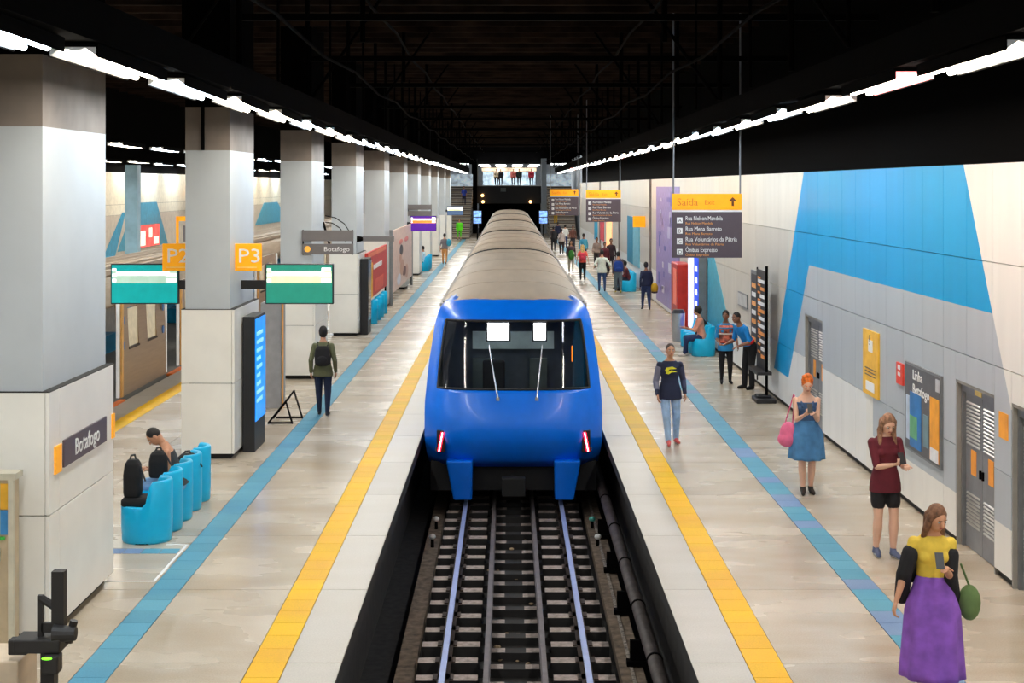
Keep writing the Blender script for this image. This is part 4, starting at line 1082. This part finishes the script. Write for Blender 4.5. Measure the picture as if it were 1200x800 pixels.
    RZ = Matrix.Rotation(yaw, 4, 'Z')
    def fin(mb, name, m, par=None, vx=vox, sm=3, smooth=True, **kw):
        q = MB(); q.v = [tuple(v) for v in mb.v]; q.f = mb.f
        me = q.mesh(name); me.materials.append(m); fixn(me)
        ob = bpy.data.objects.new(name, me); C.objects.link(ob); ob.parent = par or r
        if vx:
            k_ = ob.modifiers.new('r', 'REMESH'); k_.mode = 'VOXEL'; k_.voxel_size = vx; k_.use_smooth_shade = True
            if sm: k2 = ob.modifiers.new('s', 'SMOOTH'); k2.iterations = sm; k2.factor = .5
        elif smooth:
            for p in me.polygons: p.use_smooth = True
        return ob
    fin(body, 'body', skin(sk), vx=vox*.8 if lod < 1 else vox)
    # face
    if lod < 2:
        ew = mat('eye_white', (.8,.8,.78), .3); ed = mat('eye_dark', (.03,.02,.02), .2); hcol = mat('hair', hair[1], .7, var=.2, scale=30, bump=.3)
        for s_ in (-1, 1):
            fin(MB().ell(hd((s_*.018,.0455,.004)), (.0085*H,.006*H,.005*H), HR, 10, 8).ell(hd((s_*.018,.0455,.004)), (.0085*H,.006*H,.005*H), HR, 10, 8), 'eye', ew, vx=0)
            fin(MB().ell(hd((s_*.018,.051,.004)), (.0042*H,.002*H,.0042*H), HR, 8, 6), 'iris', ed, vx=0)
            fin(MB().cap(hd((s_*.010,.052,.016)), hd((s_*.027,.047,.017)), .0025*H, .002*H, 6), 'eyebrow', hcol, vx=0)
        fin(MB().ell(hd((0,.0525,-.030)), (.014*H,.004*H,.0045*H), HR, 12, 6), 'mouth', mat('lips', rgb(160,80,76), .4), vx=0)
    # hair
    kind, hc_ = hair; hm = mat('hair', hc_, .7, var=.25, scale=30, bump=.3)
    hr = MB()
    if kind != 'bald':
        if kind == 'crop': hr.ell(hd((0,-.008,.012)), (.0455*H,.052*H,.058*H), HR, 20, 12)
        else:
            hr.ell(hd((0,-.010,.014)), (.049*H,.054*H,.063*H), HR, 20, 12); hr.ell(hd((0,-.025,-.012)), (.045*H,.036*H,.048*H), HR, 16, 10)
        if kind in ('long', 'longfront'):
            for s_ in (-1, 1):
                hr.cap(hd((s_*.040,.0,.02)), hd((s_*.050,.0,-.055)), .018*H, .020*H)
                hr.cap(hd((s_*.050,.0,-.055)), neck+V((s_*.055*H, .045*H if kind == 'longfront' else -.02*H, -.075*H)), .020*H, .012*H)
                hr.cap(hd((s_*.025,-.030,0)), neck+V((s_*.03*H, -.055*H, -.10*H)), .030*H, .016*H)
            hr.cap(hd((0,-.035,0)), neck+V((0, -.055*H, -.11*H)), .034*H, .020*H)
        if kind == 'curly':
            for k in range(26):
                a_ = random.uniform(0, 2*PI); b_ = random.uniform(.1, 1.2)
                hr.ell(hd((.042*math.cos(a_)*math.sin(b_), -.012+.045*math.sin(a_)*math.sin(b_), .025+.055*math.cos(b_))), .017*H, nu=8, nv=6)
        if kind == 'afro': hr.ell(hd((0,-.018,.02)), (.066*H,.062*H,.066*H), HR, 18, 12)
        if kind == 'bun': hr.ell(hd((0,-.055,.045)), .024*H)
        fin(hr, 'hair', hm, vx=vox, sm=2)
    # top
    tc, sl_ = top[0], top[1]
    g = MB(); lo_ = top[2] if len(top) > 2 else -.03
    rows = ([q for q in TG if q[0] >= lo_-.02] if lo_ < 0 else [])+[q for q in TR if (.04 if lo_ < 0 else lo_) <= q[0] <= (.31 if sl_ > .05 else .275)]
    torso(g, P, up, H, rows, wide*1.02, .011 if lod < 2 else .016)
    if female: 
        for s_ in (-1, 1): g.ell(P+up*.20*H+V((s_*.042*H, .048*H, 0)), (.036*H,.028*H,.034*H))
    for (a, e, w) in arms:
        if sl_ <= .05: continue
        g.ell(a, .033*H)
        L1 = min(1, sl_*2); g.cap(a, a+(e-a)*L1, .033*H, .028*H)
        if sl_ > .5: g.cap(e, e+(w-e)*min(.93, (sl_-.5)*2), .028*H, .021*H)
    fin(g, 'top', cloth(tc), vx=vox, sm=3)
    # bottom
    kind, bc, bl = bottom[:3]
    b_ = MB()
    if kind in ('trousers', 'shorts'):
        torso(b_, P, up, H, [q for q in TR if q[0] <= .10], wide*1.03, .010)
        fl_ = 1.25 if kind == 'shorts' else 1.0
        for (a, k, f) in legs:
            b_.ell(a, .056*H)
            L1 = min(1, bl*2); b_.cap(a, a+(k-a)*L1, .057*H, .057*H+(.040-.057)*H*L1*(.5 if kind == 'shorts' else 1))
            if bl > .5: b_.cap(k, k+(f-k)*min(.96, (bl-.5)*2), .040*H, (bottom[3] if len(bottom) > 3 else .028)*H)
        fin(b_, kind, cloth(bc, .1), vx=vox, sm=3)
    elif kind == 'skirt':
        hem = bl*H; n = 60; R_ = []
        km = (legs[0][1]+legs[1][1])/2; fm = (legs[0][2]+legs[1][2])/2
        wz = P.z+.10*H
        for k in range(15):
            q = k/14; zz_ = wz+(hem-wz)*q
            c = P+up*(.10*H) if q == 0 else None
            base = P.lerp(V((fm.x, (km.y+fm.y)/2*.7, 0)), max(0, (P.z-zz_)/P.z)); 
            rx = (.080+.055*min(1, q*3)+(bottom[3] if len(bottom) > 3 else .05)*q)*H*.97; ry = (.060+.05*min(1, q*3)+.05*q)*H
            R_.append([V((base.x+math.cos(a_)*rx*(1+.06*q*math.sin(a_*9+q)), base.y+math.sin(a_)*ry*(1+.08*q*math.sin(a_*9+q)), zz_)) for a_ in [j*2*PI/n for j in range(n)]])
        b_.rings(R_); fin(b_, 'skirt', cloth(bc, .12, 8), vx=0)
    # shoes
    sc_, so_c = shoes
    for i, (a, k, f) in enumerate(legs):
        q = MB(); fy = V((0,1,0)); tz = max(0, f.z-.04*H)*.6
        toe = f+V(((-1,1)[i]*.012*H, .085*H, -.022*H-tz)); heel = f+V((0,-.018*H,-.018*H))
        q.cap(heel, f+V((0,.03*H,-.008*H-tz*.3)), .020*H, .022*H); q.cap(f+V((0,.03*H,-.010*H-tz*.3)), toe, .022*H, .017*H); q.cap(f, f+V((0,0,.012*H)), .024*H, .023*H)
        sh_ = fin(q, 'shoe', cloth(sc_), vx=vox, sm=2)
        if lod < 2:
            q = MB(); q.cap(heel+V((0,0,-.010*H)), toe+V((0,0,-.006*H)), .0135*H, .0125*H); q.cap(heel+V((0,0,-.010*H)), toe+V((0,0,-.006*H)), .0135*H, .0125*H)
            for vi in range(len(q.v)): pass
            fin(q, 'sole', mat('sole', so_c, .6), par=sh_, vx=0)
    r.rotation_euler.z = yaw
    info = dict(P=P, up=up, neck=neck, hc=hc, arms=arms, legs=legs, H=H, fin=fin, vox=vox, HR=HR, hd=hd)
    if parts: parts(r, info)
    return r, info
def world(r, v):
    return r.location + Matrix.Rotation(r.rotation_euler.z, 3, 'Z') @ Vector(v)
def held(name, lb, cat, r, info, build, origin):
    """a carried thing: its own top-level object, standing where the person holds it"""
    t = thing(name, lb, cat, r.location, 0); t.rotation_euler.z = r.rotation_euler.z
    o = world(r, origin); off = Vector(origin)
    t.location = o
    for nm, mb, m, vx in build:
        q = MB(); q.v = [tuple(Vector(v)-off) for v in mb.v]; q.f = mb.f
        me = q.mesh(nm); me.materials.append(m); fixn(me)
        ob = bpy.data.objects.new(nm, me); C.objects.link(ob); ob.parent = t
        if vx:
            k_ = ob.modifiers.new('r', 'REMESH'); k_.mode = 'VOXEL'; k_.voxel_size = vx; k_.use_smooth_shade = True
            k2 = ob.modifiers.new('s', 'SMOOTH'); k2.iterations = 3
    return t
def backpack(r, info, lb, c, H, w=.085, vx=.012, z0=.06, z1=.26, c2=None):
    P, up = info['P'], info['up']; V = Vector
    a = P+up*z0*H+V((0,-.095*H,0)); b = P+up*z1*H+V((0,-.090*H,0)); m = MB()
    R_ = []
    for q, sc in ((0,.75),(.12,1),(.5,1.05),(.85,.95),(1,.6)):
        cc = a.lerp(b, q); R_.append([cc+V((math.copysign(abs(math.cos(t))**.6, math.cos(t))*w*sc*H, math.copysign(abs(math.sin(t))**.6, math.sin(t))*.045*sc*H, 0)) for t in [k*2*PI/20 for k in range(20)]])
    m.rings(R_)
    st = MB()
    for s_ in (-1, 1):
        pts = [b+V((s_*.05*H,.04*H,-.01*H)), info['neck']+V((s_*.06*H,-.01*H,-.005*H)), info['neck']+V((s_*.07*H,.062*H,-.06*H)), P+up*.16*H+V((s_*.085*H,.06*H,0)), a+V((s_*.08*H,.05*H,.02*H))]
        for p, q in zip(pts, pts[1:]): st.cap(p, q, .008*H, .008*H, 6)
    pk = MB(); cc = a.lerp(b,.3)+V((0,-.042*H,0)); pk.ell(cc, (w*.75*H,.022*H,.05*H))
    return held('backpack', lb, 'backpack', r, info, (('bag', m, cloth(c), vx), ('strap', st, cloth(c), 0), ('front_pocket', pk, cloth(c2 or c), vx)), a)
def phone(r, info, lb, at, tilt=.6):
    H = info['H']; V = Vector; c = V(at)*H; M_ = Matrix.Rotation(tilt, 3, 'X'); m = MB(); s_ = MB()
    for mb, (a, b_, d, yo) in ((m, (.035,.004,.072,0)), (s_, (.032,.001,.068,-.005))):
        i = len(mb.v); mb.box(-a, a, -b_+yo, b_+yo, -d, d)
        mb.v = [tuple(c+M_@V(v)) for v in mb.v]
    return held('phone', lb, 'phone', r, info, (('case', m, M_CHAR, 0), ('screen', s_, mat('phone_screen', rgb(140,160,190), .1, emit=.3), 0)), c)

STEP = ((-.05,.13,.045),(.05,-.12,.07)); WALKH = ((-.135,-.06,.49),(.135,.12,.51))
DEN = rgb(48,84,140)
# --- left platform
r, i_ = person('man in an olive jacket walking away with a black backpack', -3.66, 27.4, 0.05, 1.71, 'tan', 0, feet=((-.045,.05,.04),(.05,-.05,.045)), hands=((-.135,.0,.49),(.14,.03,.49)),
    hair=('short', rgb(30,24,20)), top=(rgb(98,100,70), 1.0, -.06), bottom=('trousers', rgb(22,36,64), 1.0, .024), shoes=(rgb(35,38,45), rgb(225,225,225)))
backpack(r, i_, 'black backpack worn by the man in the olive jacket', rgb(28,26,28), 1.71, z0=.05, z1=.27)
# seated man, facing -X
hh = 1.74
r, i_ = person('seated man in a dark grey sleeveless top bending over black bags', -4.45, 18.85, PI/2+.25, hh, 'tan', 0, pelvis=(0,0,.285), lean=.36, feet=((-.07,.24,.04),(.10,.27,.04)),
    hands=((-.05,.22,.40),(.07,.22,.39)), knee=(0,.2,1), head=(-.0,.9), hair=('crop', rgb(30,24,22)), top=(rgb(62,64,68), 0.0), bottom=('trousers', rgb(120,160,205), 1.0, .032), shoes=(rgb(30,30,34), rgb(220,220,220)))
def bag(name, lb, x, y, z, w, d, h, c=rgb(20,20,22)):
    t = thing(name, lb, 'bag', (x, y, z)); m = MB(); R_ = []
    for q, sc in ((0,.9),(.15,1),(.6,1.0),(.88,.85),(1,.55)):
        R_.append([(x+math.copysign(abs(math.cos(k))**.5, math.cos(k))*w*sc, y+math.copysign(abs(math.sin(k))**.5, math.sin(k))*d*sc, z+h*q) for k in [j*2*PI/20 for j in range(20)]])
    m.rings(R_).build('bag_body', cloth(c), t, vox=.012, sm=3)
    s_ = MB()
    pts = [(x+w*.4, y, z+h*.95), (x+w*.2, y, z+h*1.12), (x-w*.2, y, z+h*1.1), (x-w*.45, y, z+h*.9)]
    for p, q in zip(pts, pts[1:]): s_.cap(p, q, .012, .012, 6)
    s_.cap((x+w*.9,y-.03,z+h*.8),(x+w*1.5,y-.05,z+h*.45),.015,.012,6)
    s_.build('strap', cloth(rgb(60,60,62)), t); return t
bag('backpack', 'tall black backpack standing on the nearest cyan seat', -4.76, 17.72, .56, .11, .11, .46)
bag('handbag', 'low black bag lying flat on the nearest cyan seat beneath the backpack', -4.72, 17.76, .445, .18, .18, .12)
bag('shoulder_bag', 'black bag held on the lap of the seated man', -4.66, 18.62, .62, .12, .12, .34)
bag('rucksack', 'black rucksack behind the back of the seated man', -4.48, 19.48, .46, .14, .14, .30)
# far left platform
r, _ = person('far person in orange trousers walking along the left platform', -3.72, 80, 0, 1.75, 'tan', 2, feet=STEP, hands=WALKH, top=(rgb(120,112,116), .6), bottom=('trousers', rgb(225,160,100), 1.0))
held('cyan_bag', 'cyan bag on the shoulder of the far person in orange trousers', 'bag', r, _, (('bag_body', MB().ell((.24,-.05,1.25),(.14,.10,.22)), cloth(rgb(60,160,190)), .03),), (.24,-.05,1.1))
person('far person in bright green standing at the left stairs', -4.15, 116, PI, 1.75, 'tan', 2, wide=1.3, top=(rgb(90,220,20), 1.0, -.06), bottom=('trousers', rgb(90,200,30), .8))
person('far person in black beside the one in bright green', -4.9, 114.5, PI, 1.65, 'brown', 2, top=(rgb(40,34,38), 1.0), bottom=('trousers', rgb(40,36,40), 1.0))
r, _ = person('far seated person in pale top on a cyan seat of the left platform', -4.55, 74.0, PI/2, 1.7, 'tan', 2, pelvis=(0,0,.29), feet=((-.07,.24,.04),(.07,.24,.04)), hands=((-.08,.2,.36),(.08,.2,.36)), knee=(0,.2,1), top=(rgb(200,225,235), 1.0))
# --- right platform
def yellow(r, I):
    H = I['H']; m = mat('yellow_print', rgb(225,215,40), .6); V = Vector; c = I['P']+I['up']*.215*H+V((0,.083*H,0))
    for pts in (((-.05,.02),(-.01,.04),(.05,.03),(.02,.015)), ((-.055,-.012),(.0,.005),(.06,-.025),(.03,-.035),(0,-.015)), ((.01,.03),(.05,.03),(.065,0),(.045,-.02))):
        q = MB(); q.prism([c+V((a*H, -.01*H, b*H)) for a, b in pts], (0, .016*H, 0)); I['fin'](q, 'chest_emblem', m, vx=0, smooth=False)
    for i, s_ in enumerate((-1, 1)):
        a, e, w = I['arms'][i]; q = MB(); q.cap(a+(e-a)*.15, e, .0355*H, .031*H, 12); q.cap(e, e+(w-e)*.55, .031*H, .027*H, 12); I['fin'](q, 'sleeve', cloth(rgb(118,118,136) if s_ > 0 else rgb(60,64,92)), sm=2)
person('man in a navy sweatshirt with yellow emblem and pale jeans walking to camera', 2.68, 24.4, PI+.1, 1.72, 'tan', 0, feet=((-.07,-.04,.045),(.035,.10,.04)), hands=((-.15,.02,.50),(.14,.08,.50)),
    hair=('crop', rgb(60,48,42)), top=(rgb(30,36,62), 1.0, -.06), bottom=('trousers', rgb(150,180,215), 1.0, .03), shoes=(rgb(205,90,85), rgb(235,230,228)), parts=yellow, head=(.0,.05), wide=1.1)
r, i_ = person('red-haired woman in a denim dress looking at her phone', 4.21, 20.5, PI-.05, 1.70, 'fair', 0, female=True, feet=((-.035,.0,.04),(.035,.04,.045)), hands=((-.03,.19,.70),(.045,.19,.69)), elbow=(0,-.6,-1),
    hair=('curly', rgb(226,110,30)), top=(rgb(60,90,130), 0.0, .0), bottom=('skirt', rgb(72,128,178), .30, .02), shoes=(rgb(50,44,40), rgb(60,50,44)), head=(0,.45), curl=1.0,
    parts=lambda r, I: [I['fin'](MB().cap(I['neck']+Vector((s_*.05*1.7,.0,-.02*1.7)), I['P']+I['up']*.22*1.7+Vector((s_*.045*1.7,.075*1.7,0)), .011*1.7, .011*1.7), 'shoulder_strap', cloth(rgb(60,90,130)), vx=0) for s_ in (-1,1)])
phone(r, i_, 'dark phone held by the red-haired woman', (.008,.235,.755))
H_ = 1.7
m = MB().ell((.26,.02,.86),(.13,.09,.17)).ell((.27,.02,.78),(.15,.10,.12))
st = MB().cap((.20,.02,1.0),(.17,-.01,1.40),.010,.010,6).cap((.31,.02,1.0),(.18,-.02,1.41),.010,.010,6)
held('pink_bag', 'pink handbag hanging from the shoulder of the red-haired woman', 'bag', r, i_, (('bag_body', m, cloth(rgb(225,110,150)), .014), ('strap', st, cloth(rgb(205,90,130)), 0)), (.26,.02,.8))
r, i_ = person('long-haired woman in maroon top and black shorts looking at a phone', 4.42, 17.0, PI+.15, 1.73, 'fair', 0, female=True, feet=((-.045,.03,.04),(.055,-.03,.045)), hands=((-.06,.20,.66),(.03,.20,.67)), elbow=(0,-.5,-1),
    hair=('longfront', rgb(150,112,86)), top=(rgb(98,26,40), .45, -.06), bottom=('shorts', rgb(22,20,24), .30), shoes=(rgb(90,100,130), rgb(235,235,235)), head=(0,.55), curl=1.0)
phone(r, i_, 'dark phone held by the woman in the maroon top', (-.012,.245,.72))
def purple(r, I):
    H = I['H']; V = Vector
    for i, s_ in enumerate((-1, 1)):
        a, e, w = I['arms'][i]; q = MB(); q.cap(a+(e-a)*.35, e, .046*H, .040*H); q.cap(e, a+(e-a)*.4+V((s_*.03*H,-.07*H,-.24*H)), .042*H, .040*H); q.cap(a+(e-a)*.6, V((s_*.10*H,-.09*H,.60*H)), .035*H, .05*H)
        I['fin'](q, 'jacket_sleeve', cloth(rgb(22,20,24)))
r, i_ = person('long-haired woman in yellow top and long purple skirt, nearest the camera', 3.62, 12.42, PI-.1, 1.66, 'tan', 0, female=True, feet=((-.04,.07,.045),(.05,-.04,.05)), hands=((-.04,.16,.69),(.20,.07,.48)), elbow=(0,-.8,-1),
    hair=('long', rgb(118,80,56)), top=(rgb(224,190,70), .25, .08), bottom=('skirt', rgb(136,84,186), .10, .035), shoes=(rgb(200,170,150), rgb(150,120,100)), head=(.5,.4), curl=.9, parts=purple)
phone(r, i_, 'dark phone held at the chest of the woman in the purple skirt', (-.0,.20,.745))
m = MB().ell((-.33,-.06,.78),(.10,.08,.16)); held('green_bag', 'soft green bag carried by the woman in the purple skirt', 'bag', r, i_, (('bag_body', m, cloth(rgb(96,120,70)), .014), ('handle', MB().cap((-.33,-.06,.92),(-.25,-.02,1.12),.01,.01,6), cloth(rgb(96,120,70)), 0)), (-.33,-.06,.7))
def vest(r, I):
    H = I['H']; V = Vector; P, up = I['P'], I['up']
    q = MB(); torso(q, P, up, H, [t for t in TR if .02 <= t[0] <= .29], 1.06, .022); v = I['fin'](q, 'vest', mat('patterned_vest', rgb(225,110,90), .7, var=.5, scale=9))
    for z_, c in ((.05, rgb(230,60,40)), (.16, rgb(235,225,215)), (.24, rgb(60,150,205))):
        q = MB(); torso(q, P, up, H, [(z_-.008,.087,.066,.003),(z_+.008,.087,.066,.003)], 1.06, .028); I['fin'](q, 'stripe', cloth(c), vx=0, par=v)
person('staff woman in blue shirt and orange patterned vest standing in black leggings', 4.78, 31.9, PI, 1.63, 'brown', 1, female=True, feet=((-.06,0,.04),(.06,.02,.04)), hands=((-.15,.10,.52),(.10,.13,.56)), hair=('short', rgb(30,22,20)),
    top=(rgb(40,140,200), .5, -.055), bottom=('trousers', rgb(18,17,20), 1.0, .024), shoes=(rgb(18,17,18), rgb(20,20,20)), parts=vest, head=(-.3,.1))
def belt(r, I):
    H = I['H']; q = MB(); torso(q, I['P'], I['up'], H, [(.055,.082,.062,0),(.085,.078,.060,0)], 1.05, .022); I['fin'](q, 'red_belt', cloth(rgb(230,40,40)), vx=0)
person('staff man in blue polo and red belt bending forward in black trousers', 5.12, 31.0, PI/2+.5, 1.78, 'brown', 1, lean=.55, pelvis=(0,-.04,.525), feet=((-.06,-.02,.04),(.06,.0,.04)), hands=((-.13,.24,.55),(.13,.24,.55)), hair=('crop', rgb(22,18,18)),
    top=(rgb(20,130,205), .45, .02), bottom=('trousers', rgb(16,15,18), 1.0, .036), shoes=(rgb(15,15,16), rgb(18,18,18)), parts=belt, head=(0,.2))
person('seated woman in a peach top and navy jeans with dark curly hair', 4.93, 37.1, PI/2, 1.68, 'tan', 1, female=True, pelvis=(0,-.01,.285), lean=.12, feet=((-.06,.27,.04),(.07,.22,.04)), hands=((-.04,.24,.44),(.07,.24,.42)), knee=(0,.2,1), hair=('afro', rgb(32,24,22)),
    top=(rgb(222,150,125), .5, -.03), bottom=('trousers', rgb(30,46,90), 1.0, .028), shoes=(rgb(225,215,210), rgb(230,225,220)), head=(0,.15))
bag('black_bag', 'black bag on the seat behind the woman in the peach top', 5.02, 37.75, .46, .16, .16, .42)
# distant walkers
r, i_ = person('man walking away with a blue backpack and grey trousers', 4.40, 58.5, 0, 1.72, 'tan', 2, feet=STEP, hands=WALKH, hair=('short', rgb(20,18,20)), top=(rgb(90,80,88), 1.0), bottom=('trousers', rgb(96,112,122), 1.0), shoes=(rgb(210,190,60), rgb(220,200,80)))
backpack(r, i_, 'royal blue backpack on the man in grey trousers', rgb(20,60,140), 1.72, w=.11, vx=.025, z0=.0)
person('person in a white jacket and blue jeans walking away', 3.80, 59.5, 0, 1.75, 'tan', 2, wide=1.12, feet=((-.06,.06,.04),(.06,-.06,.05)), hands=((-.19,.05,.58),(.19,.05,.58)), hair=('short', rgb(30,26,24)), top=(rgb(215,225,215), .8, -.06), bottom=('trousers', rgb(50,80,130), 1.0))
r, i_ = person('blonde woman with a coral top and black leggings walking away', 3.35, 66.5, 0, 1.68, 'fair', 2, female=True, feet=((-.05,.08,.04),(.05,-.06,.05)), hands=((-.17,.0,.50),(.17,0,.50)), hair=('long', rgb(225,180,110)), top=(rgb(240,95,80), .3), bottom=('trousers', rgb(20,18,20), 1.0))
backpack(r, i_, 'pink-red backpack on the blonde woman', rgb(235,70,90), 1.68, w=.08, vx=.025)
r, i_ = person('person in dark navy clothes walking along the right wall', 4.78, 50.5, .1, 1.72, 'brown', 2, feet=STEP, hands=WALKH, hair=('short', rgb(18,16,18)), top=(rgb(28,36,64), 1.0, -.05), bottom=('trousers', rgb(34,52,92), 1.0), shoes=(rgb(60,60,60), rgb(220,220,220)))
held('yellow_bag', 'mustard yellow bag at the hip of the person in navy', 'bag', r, i_, (('bag_body', MB().ell((.30,-.02,.80),(.14,.12,.19)), cloth(rgb(190,150,30)), .025), ('bag_base', MB().ell((.30,-.02,.66),(.13,.11,.05)), cloth(rgb(70,50,50)), .025)), (.30,-.02,.7))
r, i_ = person('person in a dark top with a green bag near the train side', 3.05, 72, PI, 1.68, 'tan', 2, feet=STEP, hands=WALKH, hair=('long', rgb(60,40,34)), top=(rgb(80,56,60), 1.0), bottom=('trousers', rgb(200,190,170), 1.0))
held('leaf_green_bag', 'leaf green bag carried by the person near the train side', 'bag', r, i_, (('bag_body', MB().ell((.0,.2,.95),(.16,.12,.25)), cloth(rgb(60,130,50)), .03),), (0,.2,.9))
person('person in a white top and blue jeans furthest down the right platform', 3.85, 100, 0, 1.72, 'tan', 2, feet=STEP, hands=WALKH, top=(rgb(235,235,230), .5), bottom=('trousers', rgb(40,60,110), 1.0))
for (x, y, yw, H2, tcol, bcol, lb) in ((4.3, 98, PI, 1.7, rgb(110,70,60), rgb(40,40,50), 'distant person in a rust brown top'), (3.3, 92, 0, 1.65, rgb(190,180,175), rgb(60,50,50), 'distant person in pale grey top'),
        (4.1, 80, 0, 1.75, rgb(60,150,190), rgb(40,60,80), 'distant person in a cyan blue top'), (4.6, 76, PI, 1.68, rgb(150,130,120), rgb(50,44,48), 'distant person in a taupe top'),
        (5.0, 71, PI, 1.8, rgb(52,30,36), rgb(40,30,36), 'distant tall person in dark wine clothes'), (4.55, 69, PI, 1.7, rgb(96,30,40), rgb(40,34,40), 'distant person in a crimson top behind the white jacket'),
        (2.9, 96, 0, 1.7, rgb(40,40,44), rgb(34,34,38), 'distant person in black near the far stairs'), (3.6, 108, 0, 1.7, rgb(30,36,66), rgb(26,28,40), 'farthest person in navy at the right stairs')):
    person(lb, x, y, yw, H2, 'brown', 2, feet=STEP, hands=WALKH, top=(tcol, 1.0), bottom=('trousers', bcol, 1.0))
for (x, y, tcol, bcol, lb, hc2, z_) in ((4.95, 59.9, rgb(96,34,40), rgb(24,26,48), 'seated person in a dark red top on the far cyan seats', rgb(30,24,22), 0), (4.95, 61.2, rgb(200,205,215), rgb(60,60,70), 'seated person in a pale top on the far cyan seats', rgb(40,30,26), 0)):
    person(lb, x, y, PI/2, 1.68, 'tan', 2, pelvis=(0,-.01,.285), lean=.3, feet=((-.06,.26,.04),(.07,.24,.04)), hands=((-.05,.24,.42),(.07,.24,.42)), knee=(0,.2,1), top=(tcol, 1.0), bottom=('trousers', bcol, 1.0), hair=('afro', hc2))
# stairs and mezzanine
person('far person in navy climbing the right stairs', 4.6, 124.2, 0, 1.7, 'brown', 2, z=11*.17+.17, top=(rgb(26,30,56), 1.0), bottom=('trousers', rgb(24,24,34), 1.0))
person('far person with mustard top on the right stairs', 3.9, 122.1, 0, 1.7, 'brown', 2, z=6*.17+.17, top=(rgb(200,160,40), .5), bottom=('trousers', rgb(190,150,40), 1.0))
person('far person in blue on the left stairs', -4.1, 126.2, PI, 1.7, 'brown', 2, z=15*.17+.17, top=(rgb(50,70,160), .5), bottom=('trousers', rgb(40,40,60), 1.0))
for (x, c, lb) in ((-1.3, rgb(230,205,170), 'person in cream behind the mezzanine window'), (-.9, rgb(40,36,40), 'person in black behind the mezzanine window'), (.3, rgb(230,120,110), 'person in coral behind the mezzanine window'),
              (.85, rgb(40,50,46), 'person in dark green behind the mezzanine window'), (2.0, rgb(190,40,60), 'person in crimson behind the mezzanine window')):
    person(lb, x, 135.2, PI, 1.65, 'tan', 2, z=4.42, wide=1.5, top=(c, 1.0), bottom=('trousers', rgb(50,50,60), 1.0))
